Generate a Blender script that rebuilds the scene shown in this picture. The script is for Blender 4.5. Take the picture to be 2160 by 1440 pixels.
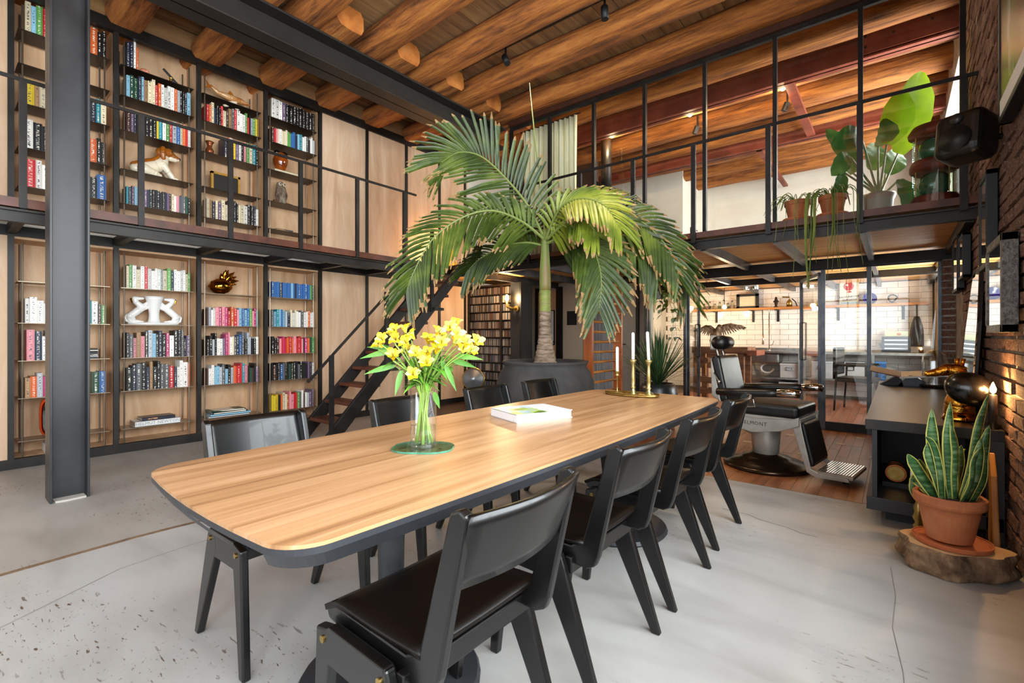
import bpy, bmesh, math, random
from mathutils import Vector, Matrix, Euler, noise
R = random.Random(11)
SC = bpy.context.scene
for o in list(bpy.data.objects): bpy.data.objects.remove(o)
bpy.context.preferences.edit.use_global_undo = False
COL = SC.collection
def lin(h):
    h = h.lstrip('#'); v = [int(h[i:i+2], 16)/255 for i in (0, 2, 4)]
    return tuple((c/12.92 if c <= .04045 else ((c+.055)/1.055)**2.4) for c in v)
# ------------------------------------------------------------------ camera
cam = bpy.data.cameras.new('camera'); cam.sensor_width = 36; cam.lens = 1000/2160*36
cam.shift_y = -11/2160; cam.clip_start = .05; cam.clip_end = 200
co = bpy.data.objects.new('camera', cam); COL.objects.link(co)
co.location = (0, 0, 1.15); co.rotation_euler = (math.pi/2, 0, math.radians(39)); SC.camera = co
# ------------------------------------------------------------------ world, daylight, exposure
SC.view_settings.view_transform = 'Standard'; SC.view_settings.look = 'None'
SC.view_settings.gamma = 1; SC.view_settings.use_curve_mapping = False
SC.view_settings.exposure = 1.45
w = bpy.data.worlds.new('sky'); SC.world = w; w.use_nodes = True
bg = w.node_tree.nodes['Background']; bg.inputs[0].default_value = (.86, .93, 1, 1); bg.inputs[1].default_value = 1.6
SC.cycles.use_denoising = True
SC.cycles.max_bounces = 10; SC.cycles.diffuse_bounces = 6; SC.cycles.glossy_bounces = 4
SC.cycles.transmission_bounces = 8; SC.cycles.transparent_max_bounces = 24
SC.cycles.sample_clamp_indirect = 6; SC.cycles.caustics_reflective = False; SC.cycles.caustics_refractive = False
def area(name, loc, rot, sx, sy, watts, col=(1, .98, .95)):
    l = bpy.data.lights.new(name, 'AREA'); l.shape = 'RECTANGLE'; l.size = sx; l.size_y = sy; l.energy = watts; l.color = col
    o = bpy.data.objects.new(name, l); COL.objects.link(o); o.location = loc; o.rotation_euler = rot
    return o
PI = math.pi
# daylight falling through the window openings (each lamp stands outside its window)
area('window_daylight', (.78, .82, 1.9), (0, PI/2, 0), 3.5, 3.5, 175, (.93, .97, 1))
area('window_daylight', (.78, -2.0, 1.9), (0, PI/2, 0), 3.5, 1.7, 70, (.93, .97, 1))
area('window_daylight', (-1.6, -3.6, 2.2), (PI/2, 0, PI), 3.6, 2.8, 150, (.96, .98, 1))
area('window_daylight', (-4.6, -3.6, 2.2), (PI/2, 0, PI), 2.0, 2.8, 30, (1, .98, .95))
area('window_daylight', (.80, 8.6, 1.45), (0, PI/2+.55, 0), 1.15, 2.1, 72, (1, .97, .92))
area('window_daylight', (.80, 7.75, 3.2), (0, PI/2, 0), 1.5, 3.4, 120, (1, .97, .92))
# ------------------------------------------------------------------ object helpers
def tag(o, label=None, cat=None, group=None, kind=None):
    if label: o['label'] = label
    if cat: o['category'] = cat
    if group: o['group'] = group
    if kind: o['kind'] = kind
    return o
def thing(name, label, cat, loc=(0, 0, 0), rz=0, group=None):
    o = bpy.data.objects.new(name, None); COL.objects.link(o); o.empty_display_size = .05
    o.location = loc; o.rotation_euler = (0, 0, rz)
    return tag(o, label, cat, group)
def link(name, me, parent=None, loc=(0, 0, 0), rot=(0, 0, 0), scale=(1, 1, 1), m=None):
    o = bpy.data.objects.new(name, me); COL.objects.link(o)
    o.location = loc; o.rotation_euler = rot; o.scale = scale
    if parent is not None: o.parent = parent
    if m is not None and len(me.materials):
        o.material_slots[0].link = 'OBJECT'; o.material_slots[0].material = m
    return o
def copy_tree(root, loc=None, rz=None, label=None):
    c = root.copy(); COL.objects.link(c)
    if loc is not None: c.location = loc
    if rz is not None: c.rotation_euler = (0, 0, rz)
    if label: c['label'] = label
    for ch in list(root.children):
        d = ch.copy(); COL.objects.link(d); d.parent = c
        for g in list(ch.children):
            e = g.copy(); COL.objects.link(e); e.parent = d
    return c
V = Vector
class MB:
    """collects shapes, then links them as one mesh object"""
    def __init__(s, off=(0, 0, 0)): s.v = []; s.f = []; s.mi = []; s.off = V(off); s.cur = 0
    def add(s, vs, fs):
        b = len(s.v); s.v += [V(p) for p in vs]; s.f += [tuple(i+b for i in f) for f in fs]; s.mi += [s.cur]*len(fs); return s
    def mat(s, i): s.cur = i; return s
    def box(s, x0, x1, y0, y1, z0, z1):
        return s.add([(x0, y0, z0), (x1, y0, z0), (x1, y1, z0), (x0, y1, z0), (x0, y0, z1), (x1, y0, z1), (x1, y1, z1), (x0, y1, z1)],
            [(0, 3, 2, 1), (4, 5, 6, 7), (0, 1, 5, 4), (1, 2, 6, 5), (2, 3, 7, 6), (3, 0, 4, 7)])
    def bar(s, a, b, w, h, up=(0, 0, 1)):
        a = V(a); b = V(b); d = (b-a).normalized(); u = V(up)
        if abs(d.dot(u)) > .98: u = V((1, 0, 0))
        sd = d.cross(u).normalized()*w/2; u = sd.cross(d).normalized()*h/2
        vs = [p+i*sd+j*u for p in (a, b) for i, j in ((-1, -1), (1, -1), (1, 1), (-1, 1))]
        return s.add(vs, [(0, 1, 2, 3), (7, 6, 5, 4), (0, 4, 5, 1), (1, 5, 6, 2), (2, 6, 7, 3), (3, 7, 4, 0)])
    def prism(s, poly, axis, t0, t1):
        """poly in the two other axes (cyclic order x:(y,z) y:(x,z) z:(x,y))"""
        n = len(poly)
        def mk(p, t): return {'x': (t, p[0], p[1]), 'y': (p[0], t, p[1]), 'z': (p[0], p[1], t)}[axis]
        return s.add([mk(p, t0) for p in poly]+[mk(p, t1) for p in poly],
            [tuple(range(n))[::-1], tuple(range(n, 2*n))]+[(i, (i+1) % n, n+(i+1) % n, n+i) for i in range(n)])
    def tube(s, pts, rad, n=8, cap=True):
        pts = [V(p) for p in pts]; k = len(pts)
        rs = rad if isinstance(rad, (list, tuple)) else [rad]*k
        vs = []; fs = []; pu = None
        for i in range(k):
            d = (pts[min(i+1, k-1)]-pts[max(i-1, 0)])
            if d.length < 1e-9: d = V((0, 0, 1))
            d.normalize()
            if pu is None:
                u = V((0, 0, 1)) if abs(d.z) < .9 else V((1, 0, 0))
            else: u = pu
            u = (u-d*u.dot(d))
            if u.length < 1e-6: u = V((1, 0, 0))-d*d.x
            u.normalize(); pu = u; w_ = d.cross(u)
            vs += [pts[i]+(u*math.cos(2*PI*j/n)+w_*math.sin(2*PI*j/n))*rs[i] for j in range(n)]
        for i in range(k-1):
            for j in range(n): fs.append((i*n+j, i*n+(j+1) % n, (i+1)*n+(j+1) % n, (i+1)*n+j))
        if cap: fs.append(tuple(range(n))[::-1]); fs.append(tuple(range((k-1)*n, k*n)))
        return s.add(vs, fs)
    def lathe(s, prof, n=24, c=(0, 0, 0), cap=True, ax='z'):
        vs = []; fs = []; k = len(prof); c = V(c)
        for r, z in prof:
            for j in range(n):
                a = 2*PI*j/n; p = (r*math.cos(a), r*math.sin(a), z)
                if ax == 'x': p = (p[2], p[0], p[1])
                if ax == 'y': p = (p[0], p[2], p[1])
                vs.append(c+V(p))
        for i in range(k-1):
            for j in range(n): fs.append((i*n+j, i*n+(j+1) % n, (i+1)*n+(j+1) % n, (i+1)*n+j))
        if cap: fs.append(tuple(range(n))[::-1]); fs.append(tuple(range((k-1)*n, k*n)))
        return s.add(vs, fs)
    def ball(s, c, rx, ry=None, rz=None, n=12, m=8):
        ry = ry or rx; rz = rz or rx
        vs = []; fs = []
        for i in range(1, m):
            a = PI*i/m
            vs += [(c[0]+rx*math.sin(a)*math.cos(2*PI*j/n), c[1]+ry*math.sin(a)*math.sin(2*PI*j/n), c[2]-rz*math.cos(a)) for j in range(n)]
        vs += [(c[0], c[1], c[2]-rz), (c[0], c[1], c[2]+rz)]; b = (m-1)*n
        for i in range(m-2):
            for j in range(n): fs.append((i*n+j, i*n+(j+1) % n, (i+1)*n+(j+1) % n, (i+1)*n+j))
        for j in range(n): fs.append((b, (j+1) % n, j)); fs.append((b+1, (m-2)*n+j, (m-2)*n+(j+1) % n))
        return s.add(vs, fs)
    def sheet(s, rows, closed=False):
        n = len(rows[0]); vs = [p for r in rows for p in r]; fs = []
        for i in range(len(rows)-1):
            for j in range(n if closed else n-1): fs.append((i*n+j, i*n+(j+1) % n, (i+1)*n+(j+1) % n, (i+1)*n+j))
        return s.add(vs, fs)
    def xf(s, mtx, start=0):
        for i in range(start, len(s.v)): s.v[i] = mtx @ s.v[i]
        return s
    def mesh(s, name, mats, smooth=False):
        me = bpy.data.meshes.new(name); me.from_pydata([tuple(p-s.off) for p in s.v], [], s.f)
        for m in (mats if isinstance(mats, (list, tuple)) else [mats]): me.materials.append(m)
        me.polygons.foreach_set('material_index', s.mi)
        if smooth: me.polygons.foreach_set('use_smooth', [True]*len(s.f))
        me.validate(); me.update(); return me
    def build(s, name, mats, parent=None, smooth=False, bev=0, seg=2, solid=0, sub=0, **kw):
        if parent is not None and kw.pop('world', True): s.off = V(world_loc(parent))
        o = link(name, s.mesh(name, mats, smooth), parent, **kw)
        if parent is None and s.off.length > 0: o.location = s.off
        if solid:
            md = o.modifiers.new('solid', 'SOLIDIFY'); md.thickness = solid; md.offset = 0
        if sub:
            md = o.modifiers.new('sub', 'SUBSURF'); md.levels = sub; md.render_levels = sub
        if bev:
            md = o.modifiers.new('bevel', 'BEVEL'); md.width = bev; md.segments = seg; md.limit_method = 'ANGLE'; md.angle_limit = .7
        return o
def world_loc(o):
    l = V(o.location); p = o.parent
    while p is not None: l = l+V(p.location); p = p.parent
    return l
def struct(name, mb, m, parent=None, label=None, **kw):
    o = mb.build(name, m, parent, **kw)
    if parent is None: o['kind'] = 'structure'
    if label: o['label'] = label
    return o
def text_mesh(txt, size, depth=.0006, spacing=1, bold=0):
    c = bpy.data.curves.new('text', 'FONT'); c.body = txt; c.size = size; c.align_x = 'CENTER'; c.align_y = 'CENTER'
    c.extrude = depth; c.offset = bold; c.space_character = spacing; c.resolution_u = 2
    t = bpy.data.objects.new('text', c); COL.objects.link(t)
    dg_ = bpy.context.evaluated_depsgraph_get(); me = bpy.data.meshes.new_from_object(t.evaluated_get(dg_), depsgraph=dg_)
    return me, t
# all lettering is shaped first, while the scene is still almost empty
TEXTS = {k: text_mesh(k, *v) for k, v in {'HELMUT NEWTON': (.043, .0006, 1.05, 0), 'BALOUNKOVA': (.045, .0006, 1, .0008), 'CUKARNA': (.045, .0006, 1, .0008), 'BELMONT': (.042, .0006, 1.15, 0)}.items()}
for k, (me_, t_) in list(TEXTS.items()):
    cv_ = t_.data; bpy.data.objects.remove(t_); bpy.data.curves.remove(cv_); m2 = bpy.data.meshes.new('text')
    m2.from_pydata([tuple(v.co) for v in me_.vertices], [], [tuple(p.vertices) for p in me_.polygons]); bpy.data.meshes.remove(me_); TEXTS[k] = m2
bpy.context.view_layer.update()
def lettering(name, txt, m, parent, loc, rot):
    me = TEXTS[txt]; me.materials.clear(); me.materials.append(m); me.name = name
    return link(name, me, parent, loc=loc, rot=rot)
# ------------------------------------------------------------------ materials
MATS = {}
def nt(name):
    m = bpy.data.materials.new(name); m.use_nodes = True; MATS[name] = m
    return m, m.node_tree.nodes, m.node_tree.links, m.node_tree.nodes['Principled BSDF']
def C4(c): return (*(lin(c) if isinstance(c, str) else c), 1)
def plain(name, col, rough=.5, metal=0, coat=0, spec=.5, emit=None, es=0):
    m, N, L, b = nt(name); b.inputs['Base Color'].default_value = C4(col); b.inputs['Roughness'].default_value = rough
    b.inputs['Metallic'].default_value = metal; b.inputs['Coat Weight'].default_value = coat; b.inputs['Specular IOR Level'].default_value = spec
    if emit: b.inputs['Emission Color'].default_value = C4(emit); b.inputs['Emission Strength'].default_value = es
    return m
def noisy(name, cols, scale=6, rough=.6, metal=0, stretch=(1, 1, 1), bump=0, detail=5, coord='Object', rvar=0, pos=None, dist=0, coat=0, bscale=None, rand=True, nrough=.6):
    m, N, L, b = nt(name); tc = N.new('ShaderNodeTexCoord'); mp = N.new('ShaderNodeMapping'); mp.inputs['Scale'].default_value = stretch
    src = tc.outputs[coord]
    if rand:
        oi = N.new('ShaderNodeObjectInfo'); ad = N.new('ShaderNodeVectorMath'); ad.operation = 'ADD'; mu = N.new('ShaderNodeMath'); mu.operation = 'MULTIPLY'; mu.inputs[1].default_value = 37.
        L.new(oi.outputs['Random'], mu.inputs[0]); L.new(src, ad.inputs[0]); L.new(mu.outputs[0], ad.inputs[1]); src = ad.outputs[0]
    L.new(src, mp.inputs['Vector'])
    n = N.new('ShaderNodeTexNoise'); n.inputs['Scale'].default_value = scale; n.inputs['Detail'].default_value = detail; n.inputs['Distortion'].default_value = dist; n.inputs['Roughness'].default_value = nrough
    L.new(mp.outputs[0], n.inputs['Vector'])
    cr = N.new('ShaderNodeValToRGB'); e = cr.color_ramp.elements; k = len(cols)
    pos = pos or [.3+.4*i/(k-1) for i in range(k)]
    while len(e) < k: e.new(.5)
    for i in range(k): e[i].position = pos[i]; e[i].color = C4(cols[i])
    L.new(n.outputs['Fac'], cr.inputs['Fac']); L.new(cr.outputs[0], b.inputs['Base Color'])
    b.inputs['Roughness'].default_value = rough; b.inputs['Metallic'].default_value = metal; b.inputs['Coat Weight'].default_value = coat
    if rvar:
        mr = N.new('ShaderNodeMapRange'); mr.inputs['To Min'].default_value = rough-rvar; mr.inputs['To Max'].default_value = rough+rvar
        L.new(n.outputs['Fac'], mr.inputs['Value']); L.new(mr.outputs[0], b.inputs['Roughness'])
    if bump:
        bn = N.new('ShaderNodeBump'); bn.inputs['Strength'].default_value = bump; bn.inputs['Distance'].default_value = .02
        if bscale:
            n2 = N.new('ShaderNodeTexNoise'); n2.inputs['Scale'].default_value = bscale; n2.inputs['Detail'].default_value = 6; L.new(mp.outputs[0], n2.inputs['Vector']); L.new(n2.outputs['Fac'], bn.inputs['Height'])
        else: L.new(n.outputs['Fac'], bn.inputs['Height'])
        L.new(bn.outputs[0], b.inputs['Normal'])
    return m
def glassy(name, tint=(1, 1, 1), ior=1.45, rough=0., gloss=1.):
    m, N, L, b = nt(name); N.remove(b); out = N['Material Output']
    t = N.new('ShaderNodeBsdfTransparent'); t.inputs[0].default_value = (*tint, 1)
    g = N.new('ShaderNodeBsdfGlossy'); g.inputs['Roughness'].default_value = rough; g.inputs[0].default_value = (gloss, gloss, gloss, 1)
    ge = N.new('ShaderNodeNewGeometry'); dt = N.new('ShaderNodeVectorMath'); dt.operation = 'DOT_PRODUCT'; L.new(ge.outputs['Incoming'], dt.inputs[0]); L.new(ge.outputs['Normal'], dt.inputs[1])
    def mt(op, a_, b_):
        q = N.new('ShaderNodeMath'); q.operation = op
        for i_, v_ in enumerate((a_, b_)):
            if v_ is None: continue
            if isinstance(v_, (int, float)): q.inputs[i_].default_value = v_
            else: L.new(v_, q.inputs[i_])
        return q.outputs[0]
    F0 = ((ior-1)/(ior+1))**2; fr_ = mt('POWER', mt('SUBTRACT', 1., mt('ABSOLUTE', dt.outputs['Value'], None)), 5.); fr_ = mt('ADD', mt('MULTIPLY', fr_, 1-F0), F0)
    x = N.new('ShaderNodeMixShader'); L.new(fr_, x.inputs[0]); L.new(t.outputs[0], x.inputs[1]); L.new(g.outputs[0], x.inputs[2]); L.new(x.outputs[0], out.inputs[0])
    return m
steel = noisy('black_steel', ['#151312', '#221f1d', '#2e2a27'], 4, .45, .4, bump=.05, rvar=.1)
steel_grey = noisy('grey_painted_steel', ['#222224', '#2d2d2f', '#363638'], 3, .42, .2, rvar=.08, bump=.04)
steel_beam = noisy('dark_beam_paint', ['#191513', '#221d1a', '#2a241f'], 2, .55, .1)
steel_blue = noisy('mill_steel', ['#3a3d40', '#52555a', '#6b6a68'], 5, .35, .7, rvar=.1)
ply = noisy('birch_plywood', ['#b78a63', '#cba37c', '#dab792'], 2.6, .55, stretch=(1, 1.6, .35), detail=6, dist=1.2)
ply_pale = noisy('pale_plywood', ['#bd9877', '#cead8e', '#dec3a6'], 2.4, .6, stretch=(1, 2, .35), detail=7, dist=.9)
log_m = noisy('rough_log', ['#2e1809', '#74421a', '#a05f27', '#b87634', '#946f48'], 4.5, .82, stretch=(.28, 2.8, 2.8), detail=12, dist=.3, bump=.9, bscale=12, pos=[.31, .42, .52, .62, .76], nrough=.74)
log_end = noisy('log_end_grain', ['#8a4a1b', '#b46a2a', '#c98642'], 5, .7, detail=7, bump=.4)
plank_m = noisy('ceiling_plank', ['#5e432b', '#8c6642', '#a5804f'], 3.5, .75, stretch=(3, .25, 1), detail=8, bump=.25)
deck_m = noisy('brown_deck_board', ['#3a1d12', '#5b2f1d', '#713d27'], 5, .45, stretch=(1, 1, 1), detail=6)
pine = noisy('pine_soffit', ['#cf8a3f', '#eeb062', '#f8ca88'], 3, .5, stretch=(.25, 5, 1), detail=8, dist=.8)
parq = noisy('parquet_oak', ['#6e3f25', '#8f5836', '#a46a45'], 5, .32, stretch=(4, .35, 1), detail=7, rvar=.06)
tabletop = noisy('oak_tabletop', ['#6b482e', '#9c734d', '#ae855f', '#c09b76'], 2.6, .36, stretch=(9, .3, 1), detail=9, dist=.5, pos=[.26, .42, .56, .72], rvar=.05)
brick_m = noisy('old_brick', ['#523a31', '#7d5847', '#9c7562', '#c4b2a2'], 6, .9, detail=8, bump=.9, bscale=22, pos=[.25, .42, .58, .75])
mortar = noisy('mortar', ['#7d7166', '#a1958a', '#b9aea2'], 9, .95, detail=8, bump=.9, bscale=26)
tile_m = noisy('white_tile', ['#e9e3da', '#f3efe8'], 1, .12, coat=.3)
grout = plain('grout', '#6d655c', .9)
white_wall = noisy('white_plaster', ['#ddd6c9', '#e8e2d6'], 2, .8)
grey_wall = noisy('greige_plaster', ['#b4aa99', '#c2b9a8'], 2, .8)
black_lac = plain('black_lacquer', '#070606', .32, 0, coat=.15)
black_seat = plain('black_brown_lacquer', '#0a0503', .4, 0, spec=.25)
black_mat = plain('matt_black', '#0d0d0e', .55)
char = noisy('charcoal_paint', ['#232428', '#2d2e32'], 3, .45)
oak_black = noisy('black_stained_oak', ['#121110', '#1b1917', '#25221f'], 4, .28, stretch=(5, .3, 1), detail=8, bump=.1)
brass = noisy('brass', ['#7d6433', '#a88a4a', '#c4a765'], 8, .3, .9)
gold = plain('polished_gold', '#c98a2b', .08, 1)
chrome = plain('chrome', '#d5d3cf', .1, 1)
nickel = noisy('worn_nickel', ['#a8a49c', '#c9c5bb'], 6, .38, .55)
inox = noisy('stainless', ['#8c8b88', '#aaa9a6'], 3, .28, 1, stretch=(6, .5, 1))
glass = glassy('clear_glass', (.965, .985, .975), 1.5)
glass_thin = glassy('thin_glass', (.97, .98, .98), 1.33)
white_p = plain('white_paper', '#e9e7e2', .7)
page = noisy('page_block', ['#c9bda6', '#e2d9c6'], 60, .8, stretch=(1, 1, .05))
wax = plain('candle_wax', '#f2efe6', .5)
terra = noisy('terracotta', ['#8d4d30', '#b1683f', '#c58156'], 4, .8, detail=6, bump=.1)
terra2 = noisy('terracotta_saucer', ['#b9663c', '#c9764a'], 3, .7)
soil = noisy('soil', ['#1d130c', '#4a3524'], 30, 1, bump=.8)
leaf_g = noisy('palm_green', ['#1f2e0e', '#3b4e18', '#67782c'], 2.5, .42, detail=5)
leaf_sunlit = noisy('palm_sunlit', ['#455a18', '#7b8a2a', '#abad45'], 2.5, .42, detail=5)  # lighter copy of the frond green, sunlight painted into the colour
leaf_tip = noisy('dry_tip', ['#7a5a30', '#b08f62'], 6, .8)
rachis = plain('palm_midrib', '#7c8b45', .5)
pot_dark = noisy('dark_clay', ['#2b2929', '#3a3837', '#464342'], 4, .8, detail=6, bump=.15)
redsteel = noisy('red_oxide_steel', ['#5a2115', '#7c3421', '#8c4632'], 3, .55, .1)
orange_wood = noisy('orange_varnished_beech', ['#8e3d14', '#b05a22', '#c3702f'], 4, .35, stretch=(2, 2, .4), detail=5, coat=.3)
rung_m = noisy('beech_rung', ['#b06a2c', '#cd8b48'], 5, .4)
def leafy(name, cols, tr):
    m = noisy(name, cols, 2, .4, detail=3); N = m.node_tree.nodes; L = m.node_tree.links; b = N['Principled BSDF']; out = N['Material Output']; t = N.new('ShaderNodeBsdfTranslucent'); x = N.new('ShaderNodeMixShader'); x.inputs[0].default_value = tr
    L.new(b.inputs['Base Color'].links[0].from_socket, t.inputs[0]); L.new(b.outputs[0], x.inputs[1]); L.new(t.outputs[0], x.inputs[2]); L.new(x.outputs[0], out.inputs[0]); return m
leather = noisy('black_leather', ['#0c0b0b', '#191716'], 14, .38, bump=.06)
red_l = plain('lamp_amber_glow', '#ff9a3c', .5, emit='#ff8a2b', es=6)
bulb_m = plain('warm_bulb', '#ffd9a0', .4, emit='#ffc36e', es=14)
# ================================================================== SETTING
XL = -5.94; XB = -6.29; XR = .5; YF = -3.4; YK = 10.7; ZC = 4.45; DECK = 2.21; YM = 5.0
POSTS = [.458, 1.169, 1.88, 2.59, 3.291, 4.005, 4.715, 5.405]
# --- floors
def concrete():
    m, N, L, b = nt('polished_concrete'); tc = N.new('ShaderNodeTexCoord')
    def noise_(scale, stretch=(1, 1, 1), detail=6, dist=0, rot=0):
        mp = N.new('ShaderNodeMapping'); mp.inputs['Scale'].default_value = stretch; mp.inputs['Rotation'].default_value = (0, 0, rot); L.new(tc.outputs['Object'], mp.inputs[0])
        n = N.new('ShaderNodeTexNoise'); n.inputs['Scale'].default_value = scale; n.inputs['Detail'].default_value = detail; n.inputs['Distortion'].default_value = dist; L.new(mp.outputs[0], n.inputs['Vector']); return n.outputs['Fac']
    def ramp(f, cols, pos):
        r = N.new('ShaderNodeValToRGB'); e = r.color_ramp.elements
        while len(e) < len(cols): e.new(.5)
        for i, c in enumerate(cols): e[i].position = pos[i]; e[i].color = C4(c)
        L.new(f, r.inputs[0]); return r.outputs[0]
    def mix(fac, a, c):
        x = N.new('ShaderNodeMix'); x.data_type = 'RGBA'; L.new(fac, x.inputs[0]); L.new(a, x.inputs[6])
        if isinstance(c, tuple): x.inputs[7].default_value = c
        else: L.new(c, x.inputs[7])
        return x.outputs[2]
    def mul(a, c):
        x = N.new('ShaderNodeMath'); x.operation = 'MULTIPLY'; L.new(a, x.inputs[0])
        if isinstance(c, float): x.inputs[1].default_value = c
        else: L.new(c, x.inputs[1])
        return x.outputs[0]
    base = ramp(noise_(.55, dist=.6, detail=8), ['#918d88', '#a9a7a4', '#b9b9b9'], [.3, .5, .68])
    streak = ramp(noise_(2.2, (.6, 2.2, 1), 10, .4, .5), ['#8f8780', '#ffffff'], [.3, .55])
    x = N.new('ShaderNodeMix'); x.data_type = 'RGBA'; x.blend_type = 'MULTIPLY'; x.inputs[0].default_value = .28; L.new(base, x.inputs[6]); L.new(streak, x.inputs[7]); c = x.outputs[2]
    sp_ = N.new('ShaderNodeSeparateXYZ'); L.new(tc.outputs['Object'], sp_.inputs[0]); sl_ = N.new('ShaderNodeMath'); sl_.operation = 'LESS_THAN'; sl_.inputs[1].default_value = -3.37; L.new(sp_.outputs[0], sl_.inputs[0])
    old = N.new('ShaderNodeMix'); old.data_type = 'RGBA'; old.blend_type = 'MULTIPLY'; L.new(sl_.outputs[0], old.inputs[0]); L.new(c, old.inputs[6]); old.inputs[7].default_value = C4('#eae3dc'); c = old.outputs[2]  # browner concrete past the joint, darkened further for the weaker light there
    patch = ramp(noise_(.9, detail=3), ['#000000', '#ffffff'], [.5, .62])
    chips = ramp(noise_(26, (.6, 2.4, 1), 5, .5, .5), ['#000000', '#ffffff'], [.635, .66])
    f = mul(patch, chips); c = mix(f, c, C4('#5d4a3c'))
    fine = ramp(noise_(55, (1, 1, 1), 2), ['#000000', '#ffffff'], [.66, .70]); c = mix(mul(fine, mul(patch, .8)), c, C4('#6a625b'))
    L.new(c, b.inputs['Base Color'])
    rr = N.new('ShaderNodeMapRange'); rr.inputs['To Min'].default_value = .3; rr.inputs['To Max'].default_value = .62; L.new(noise_(1.3, detail=6), rr.inputs[0]); L.new(rr.outputs[0], b.inputs['Roughness'])
    bp = N.new('ShaderNodeBump'); bp.inputs['Strength'].default_value = .25; bp.inputs['Distance'].default_value = .01; bp.invert = True; L.new(f, bp.inputs['Height']); L.new(bp.outputs[0], b.inputs['Normal'])
    return m
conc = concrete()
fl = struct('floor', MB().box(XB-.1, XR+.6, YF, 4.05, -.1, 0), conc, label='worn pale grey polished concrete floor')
# shallow filled joints and hairline cracks in the concrete
jm = noisy('joint_filler', ['#5b4633', '#8c7256'], 12, .8); ck = plain('hairline_crack', '#8f8983', .9)
def strip(pts, w_, z0=.0005, z1=.003):
    mb = MB()
    for (x0, y0), (x1, y1) in zip(pts, pts[1:]): mb.bar((x0, y0, (z0+z1)/2), (x1, y1, (z0+z1)/2), w_, z1-z0)
    return mb
strip([(-3.34, .1), (-3.349, .254), (-3.366, .498), (-3.38, .744), (-3.376, .92), (-3.363, 1.104), (-3.33, 1.449), (-3.29, 1.9)], .03).build('filled_joint', jm, fl)
strip([(-2.7, .1), (-2.78, .25), (-2.98, .6), (-3.02, .91), (-3.0, 1.3)], .0022).build('hairline_crack', ck, fl)
crk = [(-.9+.55*i/7, 3.35-.02*i+R.uniform(-.03, .03)) for i in range(8)]
strip(crk, .0022).build('hairline_crack', ck, fl)
strip([(-.02, 3.02), (.0, 2.7), (-.01, 2.4), (.02, 2.1), (.03, 1.8), (.05, 1.2)], .0022).build('hairline_crack', ck, fl)
# parquet beyond the concrete: base plus single boards
pf = struct('floor_parquet', MB().box(XB-.1, XR+.6, 4.05, YK+.3, -.1, -.006), plain('parquet_gap', '#1c110a', .9), label='reddish brown parquet floor of narrow boards')
pw = .085; pme = {}
brd = 0; x = -3.4; boards = []
while x < XR-.02:
    y = 4.055-R.random()*.0; first = True
    while y < YK:
        ln = R.uniform(.55, 1.3) if not first else R.uniform(.25, 1.1); first = False
        y1 = min(y+ln, YK); boards.append((x, y, y1)); y = y1+.003
    x += pw+.002
boards.sort(key=lambda t: t[1])
stuffb = MB()
for i, (bx, y0, y1) in enumerate(boards):
    if i < 300:
        MB().box(bx, bx+pw, y0, y1-.002, -.02, R.uniform(-.001, .0008)).build('floor_board', parq, pf)
    else: stuffb.box(bx, bx+pw, y0, y1-.002, -.02, R.uniform(-.001, .0008))
tag(stuffb.build('floor_boards_beyond', parq, pf), kind='stuff')
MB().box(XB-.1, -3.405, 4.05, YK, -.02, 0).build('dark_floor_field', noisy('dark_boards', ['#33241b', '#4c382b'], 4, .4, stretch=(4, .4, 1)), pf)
pale_in = plain('pale_parquet_inlay', '#c9b8a2', .5)
for (ix, iy) in [(-1.55, 4.35), (-1.2, 4.62), (-1.02, 4.7), (-1.75, 4.9), (-.55, 4.75), (-1.9, 5.3), (-1.3, 5.6), (-.75, 5.35), (-.3, 5.05), (-.2, 5.6), (-.5, 6.1), (-1.0, 6.3), (-.35, 6.6), (-1.5, 6.8), (-.1, 4.4)]:
    MB().box(ix, ix+.083, iy, iy+.07, -.001, .0025).build('pale_inlay', pale_in, pf)
# --- shell walls
struct('wall_left', MB().box(XB-.2, XB-.02, YF, YK+.3, 0, 5), white_wall)
struct('wall_back', MB().box(XB-.2, XR+.6, YK+.05, YK+.3, 0, 5), white_wall, label='far white plaster wall on the upper level')
fw = MB()
for a, b_ in ((XB, -5.7), (-3.5, -3.5+.25), (.3, XR+.6)): fw.box(a, b_, YF-.25, YF, 0, 5)
fw.box(XB, XR+.6, YF-.25, YF, 0, .7).box(XB, XR+.6, YF-.25, YF, 3.7, 5)
struct('wall_front', fw, white_wall, label='white wall with tall windows behind the camera')
# --- right wall: brickwork core with window openings
rw = MB()
rw.box(XR, XR+.35, YF, -2.9, 0, 5).box(XR, XR+.35, -1.1, -.95, 0, 5).box(XR, XR+.35, YF, 3.05, 0, .75).box(XR, XR+.35, YF, 3.05, 3.7, 5)
rw.box(XR, XR+.35, 2.6, 7.5, 0, 2.3).box(XR, XR+.35, 7.5, YK+.1, 0, .85).box(XR, XR+.35, 9.65, YK+.1, .85, 2.3).box(XR, XR+.35, 7.5, 9.65, 2.05, 2.3)
rw.box(XR, XR+.35, 2.6, 6.05, 2.3, 5).box(XR, XR+.35, 6.05, YK+.1, 4.0, 5).box(XR, XR+.35, 9.5, YK+.1, 2.3, 4.0).box(XR, XR+.35, 6.05, YK+.1, 2.3, 2.42)
wr = struct('wall_right', rw, mortar, label='old exposed brick wall along the right side')
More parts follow.
